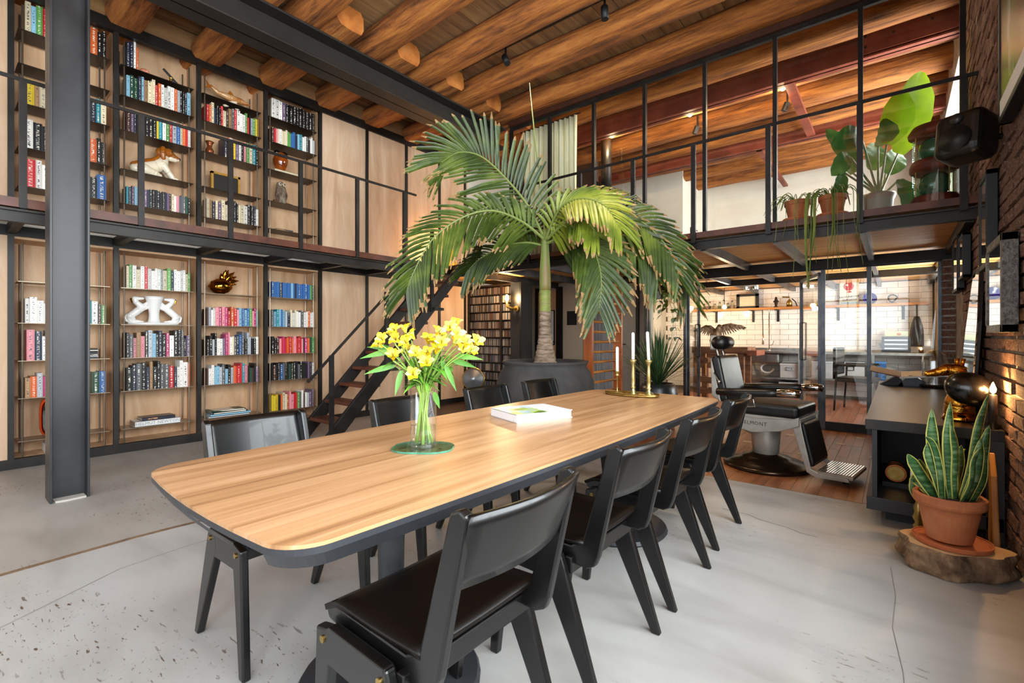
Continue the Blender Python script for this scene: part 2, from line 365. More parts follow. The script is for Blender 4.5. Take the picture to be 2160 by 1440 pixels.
# single bricks, proud and uneven, where the photograph shows the wall
bh, bl = .062, .215; lay = []
for r_ in range(0, 68):
    z0 = .01+r_*(bh+.014); y = 2.62+(.0 if r_ % 2 else -.11)
    while y < 6.05:
        ya, yb = max(y, 2.61), min(y+bl, 6.0)
        if yb-ya > .05 and z0+bh < 4.5: lay.append((ya, yb, z0))
        y += bl+.014
def in_view(l):
    yc = (l[0]+l[1])/2; ang = 1.0+0*yc
    return yc > 2.95 and l[2] < 3.3
vis = sorted([l for l in lay if in_view(l)], key=lambda l: (l[0]-2.95)+max(0, l[2]-1.6)*.4)
pick = set(map(tuple, vis[:300])); rest = MB()
def brick_mesh(seed):
    rr = random.Random(seed); mb = MB(); mb.box(-.5, .5, -.5, .5, -.5, .5)
    for i, p in enumerate(mb.v): mb.v[i] = V((p.x+rr.uniform(-.1, .1), p.y*(1-rr.uniform(0, .07)), p.z*(1-rr.uniform(0, .16))))
    return mb.mesh('brick', brick_m)
bms = [brick_mesh(i) for i in range(8)]
for l in lay:
    d = R.uniform(.035, .06)
    if tuple(l) in pick:
        link('brick', bms[R.randrange(8)], wr, loc=(XR-.004, (l[0]+l[1])/2, l[2]+bh/2), scale=(d, l[1]-l[0], bh))
    else: rest.box(XR-d/2, XR+.02, l[0], l[1], l[2], l[2]+bh)
tag(rest.build('bricks_beyond', brick_m, wr), kind='stuff')
# brick pier between the two windows of the kitchen corner
pier = struct('pillar_brick', MB().box(.40, XR, 6.96, 7.48, 0, 2.02), mortar, label='sunlit brick pier beside the glass partition')
for r_ in range(26):
    z0 = .01+r_*(bh+.014)
    if z0+bh > 2.02: break
    for (ya, yb) in (((6.95, 7.06), (7.075, 7.28), (7.295, 7.48)) if r_ % 2 else ((6.95, 7.165), (7.18, 7.39), (7.405, 7.48))): link('brick', bms[R.randrange(8)], pier, loc=(.402, (ya+yb)/2, z0+bh/2), scale=(.03, yb-ya, bh))
    link('brick', bms[R.randrange(8)], pier, loc=(.45, 6.962, z0+bh/2), scale=(.1, .03, bh))
# windows (frames and panes) in the openings
def window(n, y0, y1, z0, z1, nm, nr, label=None):
    f = MB(); t = .05; x0, x1 = XR+.18, XR+.24
    f.box(x0, x1, y0, y0+t, z0, z1).box(x0, x1, y1-t, y1, z0, z1).box(x0, x1, y0, y1, z0, z0+t).box(x0, x1, y0, y1, z1-t, z1)
    for i in range(1, nm): yc = y0+(y1-y0)*i/nm; f.box(x0+.01, x1-.01, yc-.02, yc+.02, z0, z1)
    for i in range(1, nr): zc = z0+(z1-z0)*i/nr; f.box(x0+.01, x1-.01, y0, y1, zc-.02, zc+.02)
    o = struct('window_%d' % n, f, steel, label=label)
    for i in range(nm):
        for j in range(nr):
            a, b_ = y0+(y1-y0)*i/nm, y0+(y1-y0)*(i+1)/nm; c, d = z0+(z1-z0)*j/nr, z0+(z1-z0)*(j+1)/nr
            MB().box(x0+.025, x0+.03, a+.02, b_-.02, c+.02, d-.02).build('pane', glass_thin, o)
window(1, -.95, 2.6, .06, 3.7, 5, 3); window(2, -2.9, -1.1, .06, 3.7, 2, 3)
window(3, 7.5, 9.65, .85, 2.05, 3, 2, 'bright kitchen window in the brick wall'); window(4, 6.05, 9.5, 2.42, 4.0, 4, 2, 'bright window behind the large-leaved plant upstairs')
wb = MB()
for a, b_ in ((-5.7, -3.5), (-3.25, .3)):
    n_ = 3
    for i in range(n_+1): xc = a+(b_-a)*i/n_; wb.box(xc-.03, xc+.03, YF-.15, YF-.09, .7, 3.7)
    for z in (.7, 2.2, 3.65): wb.box(a, b_, YF-.15, YF-.09, z, z+.05)
struct('window_5', wb, steel)
# --- ceiling planks (run across the logs) and logs
ce = struct('ceiling', MB().box(XB-.2, XR+.6, YF, YK+.3, 4.6, 4.7), black_mat, label='ceiling of old brown planks laid over round logs')
x = XB-.05; i = 0
while x < XR+.1:
    wd = R.uniform(.17, .24)
    for (ya, yb) in ((YF, 1.2+R.uniform(-.6, .6)), (None, 5.2+R.uniform(-.5, .5)), (None, YK+.2)):
        ya = YF if ya is not None else yprev
        MB().box(x, x+wd-.008, ya, yb-.006, ZC+R.uniform(0, .012), 4.6).build('ceiling_plank', plank_m, ce); yprev = yb
    x += wd
def log_mesh(L_, seed, rx=.15, rz=.125, ends=True, p=3.2):
    rr = random.Random(seed); n = 14; k = max(6, int(L_/.28)); rows = []
    ph = rr.random()*50
    for i in range(k+1):
        x_ = L_*i/k; row = []
        cy = .03*noise.noise(V((x_*.8, ph, 0))); cz = .02*noise.noise(V((x_*.7, ph, 9)))
        for j in range(n):
            a = 2*PI*j/n; ca, sa = math.cos(a), math.sin(a)
            q = (abs(ca)**p+abs(sa)**p)**(-1/p)
            r_ = q*(1+.10*noise.noise(V((x_*1.1, ca*1.2+ph, sa*1.2)))+.035*noise.noise(V((x_*5, ca*4+ph, sa*4))))
            row.append((x_, cy+rx*ca*r_, cz+rz*sa*r_))
        rows.append(row)
    mb = MB(); mb.sheet(rows, True); mb.mat(1 if ends else 0)
    mb.add(rows[0], [tuple(range(n))]); mb.add(rows[-1], [tuple(range(n))[::-1]])
    return mb.mesh('log', [log_m, log_end], True)
LY = [4.48+.71*k for k in range(-10, 9)]
lm = [log_mesh(XR+.5+4.95, s) for s in range(5)]; lm2 = [log_mesh(2.12, 30+s, .15, .115, p=6) for s in range(5)]
words = ['first', 'second', 'third', 'fourth', 'fifth', 'sixth', 'seventh', 'eighth', 'ninth', 'tenth', 'eleventh', 'twelfth', 'thirteenth', 'fourteenth', 'fifteenth', 'sixteenth', 'seventeenth', 'eighteenth', 'nineteenth', 'twentieth', 'twenty-first', 'twenty-second', 'twenty-third', 'twenty-fourth', 'twenty-fifth', 'twenty-sixth', 'twenty-seventh', 'twenty-eighth']
for i, y in enumerate(LY):
    o = link('ceiling_log', lm[i % 5], loc=(-4.95, y, 4.335)); o['kind'] = 'structure'; o['label'] = 'rough orange-brown ceiling log over the room'
    if y < 6:
        o = link('lapped_log', lm2[i % 5], loc=(-6.32, y+.31, 4.305)); o['kind'] = 'structure'; o['label'] = 'sawn-off log resting on the black steel beam'
# lath of old wood along the left wall above the bookcase
struct('trim_1', MB().box(XL-.05, XL-.01, YF, 6.2, 4.24, 4.44), plank_m); struct('trim_2', MB().box(XL-.05, XL+.02, -.6, 6.12, 4.13, 4.24), steel, label='black steel top rail of the bookcase')
# --- steel frame: I-beam and its column
ib = MB(); b0, b1, z0, z1 = -4.76, -4.44, 3.893, 4.19
ib.box(b0, b1, YF, YM+.35, z0, z0+.022).box(b0, b1, YF, YM+.35, z1-.022, z1).box(-4.61, -4.59, YF, YM+.35, z0, z1)
o = ib.build('steel_ceiling_beam', steel_beam, bev=.004); o['kind'] = 'structure'; o['label'] = 'heavy black steel ceiling beam'
cb = MB(); cb.box(-4.70, -4.50, .53, .545, 0, z0).box(-4.70, -4.50, .725, .74, 0, z0).box(-4.606, -4.594, .53, .74, 0, z0)
c_ = thing('steel_column', 'tall black steel I-section column standing before the bookshelves', 'column', (-4.6, .635, 0)); cb.build('column_shaft', steel_grey, c_, bev=.003)
MB().prism([(-4.59, .55), (-4.5, .56), (-4.49, .62), (-4.5, .72), (-4.59, .72)], 'z', 0, .012).build('cement_foot', plain('cement_patch', '#b9b4ac', .9), c_)
pp = thing('ceiling_pipe', 'short black pipe rising from the steel beam to the ceiling', 'pipe', (-4.52, 2.62, 4.191)); MB().tube([(-4.52, 2.62, 4.205), (-4.52, 2.62, 4.45)], .07, 18).build('pipe', steel_beam, pp, smooth=True); MB().tube([(-4.52, 2.62, 4.191), (-4.52, 2.62, 4.21)], .085, 18).build('flange', steel_beam, pp)
# --- bookcase: frame, back panels and steel posts
bk = thing('wall_bookcase', 'tall two-storey plywood bookcase with black steel uprights along the left wall', 'bookcase', (XL, 2.9, 0))
MB().box(XB-.01, XL-.06, .30, 6.12, .01, .085).build('floor_of_case', ply, bk)
MB().box(XL-.055, XL+.012, -.6, 6.12, 0, .085).build('plinth', steel, bk)
MB().box(XB-.01, XL+.01, -.6, 6.12, 2.02, 2.11).build('header', steel, bk)
for i, p in enumerate(POSTS):
    if i < 5:
        MB().box(XB, XL-.02, p-.012, p+.012, .085, 2.02).build('side_panel', ply, bk); MB().box(XB, XL-.02, p-.012, p+.012, DECK, 4.44).build('side_panel', ply, bk)
    MB().box(XL-.03, XL+.012, p-.02, p+.02, .085, 2.02).build('post', steel, bk); MB().box(XL-.03, XL+.012, p-.02, p+.02, DECK, 4.13).build('post', steel, bk)
for (a, b_) in zip(POSTS[:4], POSTS[1:5]):
    MB().box(XB-.012, XB, a, b_, .085, 2.02).build('back_panel', ply, bk); MB().box(XB-.012, XB, a, b_, DECK, 4.44).build('back_panel', ply, bk)
    MB().box(XB, XL-.02, a+.012, b_-.012, 2.0, 2.02).build('top_panel', ply, bk)
for (a, b_) in ((-.6, POSTS[0]), (POSTS[4], POSTS[5]), (POSTS[5], POSTS[6]), (POSTS[6], POSTS[7]), (POSTS[7], 6.1)):
    MB().box(XL-.03, XL-.01, a+.02, b_-.02, .085, 2.02).build('door_panel', ply_pale, bk); MB().box(XL-.03, XL-.01, a+.02, b_-.02, DECK, 4.13).build('door_panel', ply_pale, bk)
# --- balcony walkway along the bookcase
wk = thing('balcony_walkway', 'narrow steel balcony with brown boards along the upper bookcase', 'balcony', (-5.3, 2.3, 2.02))
MB().box(-5.28, -5.22, -1.2, YM-.07, 2.025, 2.115).build('edge_beam', steel, wk); MB().box(-5.31, -5.19, -1.2, YM-.07, 2.105, 2.12).build('edge_flange', steel, wk)
for i in range(6): MB().box(-5.94+i*.118, -5.94+i*.118+.112, -1.2, YM-.07, 2.14, DECK).build('deck_board', deck_m, wk)
MB().box(-5.25, -5.2, -1.2, YM-.55, 2.135, DECK-.004).build('nosing', deck_m, wk)
for p in [-.25]+POSTS[:6]: MB().bar((-5.93, p, 2.07), (-5.28, p, 2.07), .06, .07).build('joist', steel, wk)
rl = [.465-.73, .465, 1.197, 1.924, 2.646, 3.367, 4.091]
MB().bar((-5.2, -1.2, 3.115), (-5.2, 4.3, 3.115), .014, .028).build('handrail', steel, wk)
for y in rl:
    MB().box(-5.215, -5.185, y-.022, y+.022, 2.13, 3.11).build('baluster', steel, wk); MB().bar((-5.2, y, 2.14), (-5.33, y, 2.1), .03, .05).build('bracket', steel, wk)
# --- mezzanine deck (over kitchen) with soffit boards, joists and edge beam
mz = thing('mezzanine_deck', 'steel-framed mezzanine floor with pine underside above the kitchen', 'mezzanine', (-2.5, YM, 2.03))
MB().box(-5.9, XR-.02, YM-.03, YM+.03, 2.035, 2.125).build('edge_beam', steel, mz); MB().box(-5.9, XR-.02, YM-.06, YM+.06, 2.115, 2.128).build('edge_flange', steel, mz)
MB().box(-4.2, XR-.02, 6.93, 6.99, 1.985, 2.10).build('cross_beam', steel, mz); MB().box(-4.2, XR-.02, 8.6, 8.66, 2.0, 2.10).build('cross_beam', steel, mz)
y = YM+.05; 
while y < YK:
    MB().box(-5.93, XR-.01, y, y+.138, 2.125, 2.15).build('soffit_board', pine, mz); y += .14
for i in range(5): MB().box(-5.93, XR-.01, YM-.05+i*.12, YM-.05+i*.12+.114, 2.152, DECK).build('deck_board', deck_m, mz)
MB().box(-5.93, XR-.01, YM+.55, YK, 2.152, DECK-.002).build('upper_floor', deck_m, mz)
for k in range(9):
    x = XR-.06-.66*k
    a = (x, YM+.03, 2.075); MB().bar(a, (x, YK, 2.075), .05, .10).build('joist', steel_blue if k else steel, mz)
# railing in front of the glass
MB().bar((-3.75, YM-.05, 3.12), (XR+.02, YM-.05, 3.12), .014, .028).build('handrail', steel, mz)
for x in (-3.72, -2.95, -2.27, -1.61, -.925, -.235, .40):
    MB().box(x-.022, x+.022, YM-.075, YM-.045, 2.1, 3.115).build('baluster', steel, mz); MB().bar((x, YM-.06, 2.15), (x+.02, YM+.06, 2.11), .04, .04).build('bracket', steel, mz)
# --- tall glazing on the mezzanine edge
gz = thing('mezzanine_glazing', 'tall black-framed glass wall along the mezzanine edge', 'glass wall', (-1.8, YM+.28, DECK))
yg = YM+.28; MX = [-4.29, -3.62, -2.95, -2.28, -1.60, -.928, -.247, .42]
MB().box(-4.3, XR, yg-.03, yg+.03, DECK, DECK+.035).build('sill_rail', steel, gz); MB().box(-4.3, XR, yg-.06, yg+.05, 4.135, 4.2).build('head_rail', noisy('brown_steel', ['#3a2016', '#55301f'], 3, .5, .3), gz); MB().box(-4.3, XR, yg-.02, yg+.02, 4.09, 4.135).build('head_rail', steel, gz)
for x in MX: MB().box(x-.018, x+.018, yg-.025, yg+.025, DECK, 4.1).build('mullion', steel, gz)
for a, b_ in zip(MX, MX[1:]): MB().box(a+.018, b_-.018, yg-.004, yg+.004, DECK+.035, 4.09).build('pane', glass, gz)
# --- upper level: white walls and red steel beams
struct('wall_upper', MB().box(-5.9, -3.23, 9.28, 9.4, DECK, ZC).box(-3.35, -3.23, 9.4, YK+.05, DECK, ZC), white_wall, label='white walls of the upstairs room')
for (y, z) in ((6.33, 4.10), (8.25, 4.08)):
    b_ = MB(); b_.box(-5.9, XR, y-.012, y+.012, z, z+.26).box(-5.9, XR, y-.07, y+.07, z, z+.018).box(-5.9, XR, y-.07, y+.07, z+.24, z+.26)
    o = b_.build('red_steel_beam', redsteel); o['kind'] = 'structure'; o['label'] = 'red oxide steel beam under the upstairs ceiling, ' + ('nearer the glass' if y < 7 else 'farther from the glass')
sp = MB(); sp.box(-1.02, -.92, 6.33, 8.25, 4.09, 4.13); o = sp.build('red_steel_tie', redsteel); o['kind'] = 'structure'; o['label'] = 'flat red steel tie between the two red beams'
sp = MB(); sp.box(-1.72, -1.64, 8.25, 10.6, 4.08, 4.12); o = sp.build('red_steel_tie', redsteel); o['kind'] = 'structure'; o['label'] = 'flat red steel tie running to the far white wall'
pl = MB().box(-.30, XR, 6.24, 6.255, 4.13, 4.36); o = pl.build('red_steel_plate', redsteel); o['kind'] = 'structure'; o['label'] = 'bolted red steel plate at the beam end'
for (px, pz) in ((-.25, 4.31), (-.25, 4.2), (-.02, 4.27), (.25, 4.33), (.28, 4.28)): MB().lathe([(.012, 0), (.012, .012)], 10, (px, 6.23, pz), ax='y').build('bolt', black_mat, o)
# --- stair
st = thing('steel_stair', 'steep open stair with brown treads and black steel stringers', 'stair', (-4.93, 3.6, 0))
for sx in (-4.6, -5.15):
    MB().prism([(2.50, 0), (2.70, 0), (4.62, 2.035), (YM-.065, 2.035), (YM-.065, 2.125), (4.53, 2.125)], 'x', sx-.02, sx+.02).build('stringer', steel, st, bev=.003)
for k in range(10):
    z = .22+.183*k; y = 2.60+z*.98
    MB().box(-5.13, -4.62, y-.1, y+.12, z-.018, z+.018).build('tread', deck_m, st, bev=.004)
    if k in (3, 7): MB().box(-4.63, -4.53, y-.03, y+.13, z-.02, z+.014).build('tread_bracket', steel, st)
MB().bar((-4.57, 2.40, .69), (-4.57, 3.6, 1.88), .014, .026).build('handrail', steel, st)
for (y, z0, z1) in ((2.654, .05, .95), (3.34, .75, 1.66), (4.03, 1.46, 2.5)): MB().box(-4.58, -4.555, y-.024, y+.024, z0, z1).build('baluster', steel, st)
# ================================================================== TABLE AND CHAIRS
def rounded(x0, x1, y0, y1, r, bow=.0, n=8, k=10):
    pts = []
    for cx, cy, a0 in ((x1-r, y0+r, -90), (x1-r, y1-r, 0), (x0+r, y1-r, 90), (x0+r, y0+r, 180)):
        for i in range(n+1):
            a = math.radians(a0+90*i/n); pts.append((cx+r*math.cos(a), cy+r*math.sin(a)))
    return pts
tb = thing('dining_table', 'long oak-topped dining table with rounded corners and charcoal edge', 'table', (-1.315, 1.82, 0))
def boat(inset=0):
    P = rounded(-1.76+inset, -.87-inset, .405+inset, 3.235-inset, .09)
    out = []
    for x, y in P:
        t = (y-1.82)/1.41; bx = .035*(1-t*t); s_ = (x+1.315)/.445
        ey = .03*(1-min(1, abs(s_))**2)*(1 if t > 0 else -1)
        out.append((x+(bx if x > -1.315 else -bx), y+ey))
    # add mid points on long sides
    return out
def dens(P, m=6):
    o = []
    for a, b in zip(P, P[1:]+P[:1]):
        d = math.dist(a, b); n = max(1, int(d/.12))
        for i in range(n): o.append((a[0]+(b[0]-a[0])*i/n, a[1]+(b[1]-a[1])*i/n))
    return o
def bowed(inset):
    P = dens(rounded(-1.76+inset, -.87-inset, .42+inset, 3.2-inset, .085)); out = []
    for x, y in P:
        t = (y-1.81)/1.39; s_ = (x+1.315)/.445
        out.append((x+.03*s_*(1-t*t), y+.028*t*(1-s_*s_)))
    return out
MB().prism(bowed(0), 'z', .742, .75).build('table_top', tabletop, tb)
u = MB(); A, B_ = bowed(.0), bowed(.022); n_ = len(A)
u.add([(x, y, .742) for x, y in A]+[(x, y, .728) for x, y in A]+[(x, y, .693) for x, y in B_], [(i, (i+1) % n_, n_+(i+1) % n_, n_+i) for i in range(n_)]+[(n_+i, n_+(i+1) % n_, 2*n_+(i+1) % n_, 2*n_+i) for i in range(n_)]+[tuple(range(2*n_, 3*n_))])
u.build('table_edge', char, tb)
for y in (.98, 2.62):
    MB().lathe([(.075, .69), (.05, .66), (.045, .5), (.04, .25), (.045, .06)], 20, (-1.315, y, 0)).build('pedestal', char, tb, smooth=True)
    MB().lathe([(.29, 0), (.3, .012), (.29, .03), (.06, .06)], 32, (-1.315, y, 0)).build('pedestal_foot', char, tb, smooth=False)
    MB().box(-1.5, -1.13, y-.06, y+.06, .68, .6925).build('mounting_plate', char, tb)
# chair: forward = +x, rear feet at x = 0, width along y
def make_chair():
    t = thing('dining_chair', '', 'chair', (0, 0, 0), 0, 'black lacquered plywood dining chairs around the table')
    W = .235
    for s in (-1, 1):
        y0, y1 = (s*W-.014, s*W+.014)
        MB().prism([(-.012, 0), (.022, 0), (.215, .385), (.205, .43), (.135, .44), (.12, .40)], 'y', y0, y1).build('leg', black_lac, t, bev=.006)
        MB().prism([(.405, 0), (.44, 0), (.42, .43), (.35, .445), (.355, .38)], 'y', y0, y1).build('leg', black_lac, t, bev=.006)
        sr = MB().prism([(.14, .355), (.20, .35), (.375, .355), (.40, .42), (.36, .447), (.14, .442)], 'y', y0-.0005*s, y1+.0005*s).build('side_rail', black_lac, t, bev=.004)
        for bx in (.155, .385): MB().tube([(bx, s*(W+.012), .41), (bx, s*(W+.0185), .41)], .009, 12).build('bolt', brass, sr, world=False)
        # bent back post that turns into the seat rail
        prof = [(-.065, .80), (-.045, .812), (-.018, .80), (.075, .485), (.12, .462), (.42, .470), (.445, .455), (.43, .425), (.38, .418), (.14, .405), (.06, .40), (.03, .415), (.015, .45)]
        MB().prism(prof, 'y', s*.196-.013, s*.196+.013).build('back_post', black_lac, t, bev=.006)
    rows = []
    for i in range(11):
        f = i/10
        rows.append([(.07+.36*f if i < 10 else .445, -.21+.42*j/8, (.478-.006*math.sin(PI*f)-(.0 if f < .85 else (f-.85)**2*1.3))-.004*math.cos(PI*(j/8-.5))) for j in range(9)])
    MB().sheet(rows).build('seat', black_seat, t, smooth=True, solid=.014)
    rows = []
    for i in range(7):
        z = .635+.167*i/6; rows.append([(.052-.118*(z-.48)/.32-.032*math.cos(PI*(j/10-.5)), -.20+.40*j/10, z) for j in range(11)])
    MB().sheet(rows).build('backrest', black_lac, t, smooth=True, solid=.011)
    MB().box(.105, .13, -.225, .225, .375, .43).build('cross_rail', black_lac, t, bev=.004); MB().box(.36, .385, -.225, .225, .38, .43).build('cross_rail', black_lac, t, bev=.004)
    return t
ch = make_chair(); first = True
RC = [(.86, -.705, 'nearest black chair, in the right foreground with its back to the camera'), (1.545, -.715, 'black chair second from the camera on the right side of the table'),
      (2.205, -.72, 'black chair third from the camera on the right side of the table'), (2.91, -.745, 'black chair at the far right of the table, nearest the barber chair')]
for y, x, lab in RC:
    if first: ch.location = (x, y, 0); ch.rotation_euler = (0, 0, PI); ch['label'] = lab; first = False
    else: copy_tree(ch, (x, y, 0), PI, lab)
for y, x, lab in [(.905, -2.115, 'black chair at the near left of the table, its back catching bright light'), (1.70, -2.14, 'black chair second on the left side of the table, behind the flower vase'),
                  (2.425, -2.15, 'black chair third on the left side of the table, before the large pot'), (3.05, -2.15, 'black chair at the far left of the table, before the large dark pot')]:
    copy_tree(ch, (x, y, 0), 0, lab)
# ================================================================== SHELVES, BOOKS, KEEPSAKES
ZU = [3.855, 3.552, 3.207, 2.82, 2.477]; ZLO = [1.635, 1.268, .934, .603, .225]
plate_m = noisy('shelf_steel', ['#2a221b', '#3d332a'], 3, .4, .6); rod_m = plain('shelf_rod', '#7d7163', .35, .8)
plate_l = noisy('pale_shelf_steel', ['#8a7a66', '#a39684'], 3, .35, .8)
OW = ['first', 'second', 'third', 'fourth']; FW = ['top', 'second', 'third', 'fourth', 'bottom']
rodme = MB().tube([(0, 0, 0), (0, 0, 1)], .0075, 8).mesh('rod', rod_m)
for bi in range(4):
    b0 = POSTS[bi]
    for up in (0, 1):
        r = thing('shelf_rack', '%s steel rod rack of thin shelves in the %s bookcase level' % (['leftmost', 'second', 'third', 'fourth'][bi], ['lower', 'upper'][up]), 'shelf', (-6.12, b0+.355, DECK if up else .085), 0, 'steel shelf racks in the bookcase')
        zb, zt = (DECK, 4.08) if up else (.085, 1.985)
        for x in (-6.0, -6.21):
            for y in (b0+.075, b0+.635):
                link('rod', rodme, r, loc=(x+6.12, y-b0-.355, 0), scale=(1, 1, zt-zb))
        for z in (ZU if up else ZLO):
            MB().box(-6.235, -5.975, b0+.045, b0+.672, z-.005, z).build('shelf_plate', plate_m if up else plate_l, r)
BC = dict(k=('black', '#131214'), n=('navy blue', '#20283c'), g=('grey', '#5c5d60'), s=('pale grey', '#b3b8bd'), w=('white', '#e8e4dd'), c=('cream', '#ddcfae'), r=('red', '#c4262b'), o=('orange', '#d5632a'),
          y=('yellow', '#dcbd27'), p=('pink', '#e08f98'), m=('magenta', '#c03a72'), u=('purple', '#6f5876'), b=('blue', '#2f62a0'), l=('light blue', '#86b4c9'), t=('teal', '#1f8a98'), e=('green', '#5f9a4e'),
          v=('dark green', '#1f4a36'), d=('dark brown', '#44241f'), a=('tan', '#a9835a'))
def cover(col, ink):
    m, N, L, b = nt('book_cover_'+col[1:]); tc = N.new('ShaderNodeTexCoord'); oi = N.new('ShaderNodeObjectInfo')
    mu = N.new('ShaderNodeMath'); mu.operation = 'MULTIPLY'; mu.inputs[1].default_value = 91.; L.new(oi.outputs['Random'], mu.inputs[0])
    mp = N.new('ShaderNodeMapping'); mp.inputs['Scale'].default_value = (.01, 1.2, 22); L.new(tc.outputs['Object'], mp.inputs[0]); L.new(mu.outputs[0], mp.inputs['Location'])
    n = N.new('ShaderNodeTexNoise'); n.inputs['Scale'].default_value = 1.3; n.inputs['Detail'].default_value = 1; L.new(mp.outputs[0], n.inputs['Vector'])
    gt = N.new('ShaderNodeMath'); gt.operation = 'GREATER_THAN'; gt.inputs[1].default_value = .57; L.new(n.outputs['Fac'], gt.inputs[0])
    sx = N.new('ShaderNodeSeparateXYZ'); L.new(tc.outputs['Object'], sx.inputs[0]); ab = N.new('ShaderNodeMath'); ab.operation = 'ABSOLUTE'; L.new(sx.outputs[1], ab.inputs[0])
    lt = N.new('ShaderNodeMath'); lt.operation = 'LESS_THAN'; lt.inputs[1].default_value = .17; L.new(ab.outputs[0], lt.inputs[0])
    f = N.new('ShaderNodeMath'); f.operation = 'MULTIPLY'; L.new(gt.outputs[0], f.inputs[0]); L.new(lt.outputs[0], f.inputs[1])
    hs = N.new('ShaderNodeHueSaturation'); hs.inputs['Color'].default_value = C4(col); mr = N.new('ShaderNodeMapRange'); mr.inputs['To Min'].default_value = .75; mr.inputs['To Max'].default_value = 1.2
    L.new(oi.outputs['Random'], mr.inputs[0]); L.new(mr.outputs[0], hs.inputs['Value'])
    x = N.new('ShaderNodeMix'); x.data_type = 'RGBA'; L.new(f.outputs[0], x.inputs[0]); L.new(hs.outputs[0], x.inputs[6]); x.inputs[7].default_value = C4(ink); L.new(x.outputs[2], b.inputs['Base Color'])
    b.inputs['Roughness'].default_value = .4
    return m
CM = {k: cover(v[1], '#e9e2d2' if k in 'kngrobmutevd' else '#3a3a44') for k, v in BC.items()}
# one book: spine towards +x, unit size, cover boards around a recessed page block
bm_ = MB(); bm_.box(-.5, .5, -.5, -.38, -.5, .5).box(-.5, .5, .38, .5, -.5, .5)
bm_.add([(.44, -.5, -.5), (.5, -.3, -.5), (.5, .3, -.5), (.44, .5, -.5), (.44, -.5, .5), (.5, -.3, .5), (.5, .3, .5), (.44, .5, .5)], [(0, 1, 5, 4), (1, 2, 6, 5), (2, 3, 7, 6), (4, 5, 6, 7), (3, 2, 1, 0)])
bm_.mat(1).box(-.48, .45, -.38, .38, -.49, .485)
bookme = bm_.mesh('book', [CM['k'], page])
GW = ['first', 'second', 'third', 'fourth', 'fifth', 'sixth', 'seventh', 'eighth', 'ninth', 'tenth', 'eleventh', 'twelfth', 'thirteenth', 'fourteenth', 'fifteenth', 'sixteenth', 'seventeenth', 'eighteenth', 'nineteenth', 'twentieth', 'twenty-first', 'twenty-second', 'twenty-third', 'twenty-fourth', 'twenty-fifth', 'twenty-sixth', 'twenty-seventh', 'twenty-eighth']
BOOKS = []
def dep(x, y): return -x*math.sin(math.radians(39))+y*math.cos(math.radians(39))
def proj_x(x, y): return 1080+1000*(x*math.cos(math.radians(39))+y*math.sin(math.radians(39)))/dep(x, y)
def row(bay, up, sh, codes, h=.22, y0=.09, y1=.645, hv=.12, lean=0):
    z = (ZU if up else ZLO)[sh]; b0 = POSTS[bay]; rr = random.Random(bay*100+up*50+sh)
    ws = [rr.uniform(.7, 1.4) for _ in codes]; tot = sum(ws); sp = y1-y0; y = b0+y0
    for i, c in enumerate(codes):
        w_ = ws[i]/tot*sp
        if c != ' ':
            hh = h*(1+rr.uniform(-hv, hv)); d = rr.uniform(.13, .19); 
            n_ = sum(1 for q in codes[:i] if q != ' ')
            px = proj_x(-6.0, y+w_/2)
            if not 103 < px < 187: BOOKS.append((w_*hh*(1000/dep(-6.0, y+w_/2))**2, bay, up, sh, n_, c, (-5.985-d/2-rr.uniform(0, .012), y+w_/2, z+hh/2+.0003), (d, w_-.0015, hh)))
        y += w_
row(0, 1, 0, 'clerrrodrmkkokk', .24); row(0, 1, 2, 'yaccewsblntc', .22, hv=.15); row(0, 1, 3, 'wkkkkknkokk', .23); row(0, 1, 4, 'rwwwwcsnkb', .22, hv=.16)
row(1, 1, 0, 'nnwo', .25, .09, .19); row(1, 1, 1, 'lvvnlaccrowwwwoskknl', .235); row(1, 1, 2, 'dunkkkkkytwersbcorw', .21); row(1, 1, 4, 'tnulnubunkkkkkknudcwpgggvk', .185, hv=.06)
row(2, 1, 1, 'rocnkkrcdagrwwwerksey', .215, hv=.15); row(2, 1, 2, 'nowyuwkpectk', .22, .27, .645, .15); row(2, 1, 4, 'cancuccnkkkccwkknw', .215, hv=.15)
row(3, 1, 0, 'wwwukkkkkkkkk', .235, hv=.04); row(3, 1, 1, 'drpcwccceebbnltwwgkwws', .2, hv=.15)
row(0, 0, 1, 'wwwwtgblswntwde', .2, hv=.2); row(0, 0, 2, 'pnwsw', .25, .1, .3, .2); row(0, 0, 3, 'aosmrs', .2, .09, .32); row(0, 0, 3, '      kkvb', .2, .09, .645, .05)
row(1, 0, 0, 'cewcwrwwwwscenwwwwce', .215, hv=.13); row(1, 0, 2, 'kgpapkslknkmwkkgku', .235, hv=.22); row(1, 0, 3, 'kngknakkggrnwwwo', .25, hv=.15)
row(2, 0, 1, 'dswwpmpmrorplblbepmt', .2, hv=.13); row(2, 0, 2, 'kkskwwumpwcgnbgksskkw', .225, hv=.22); row(2, 0, 3, 'dwwllsglksorrrtpkvdku', .2, hv=.16)
row(3, 0, 0, 'bbbbnbbbblbnbbbbbbev', .19, hv=.03); row(3, 0, 1, 'gltlblsncwcwwgwwoww', .2, hv=.1); row(3, 0, 2, 'kkdprmroroprrrpkmove', .2, hv=.08); row(3, 0, 3, 'kdkkbgkkvkkkgkkkkukw', .2, hv=.1); row(3, 0, 4, 'yyykoccopprregwdwsuu', .205, hv=.12)
BOOKS.sort(key=lambda t: -t[0]); far = MB(); cn = list(BC)
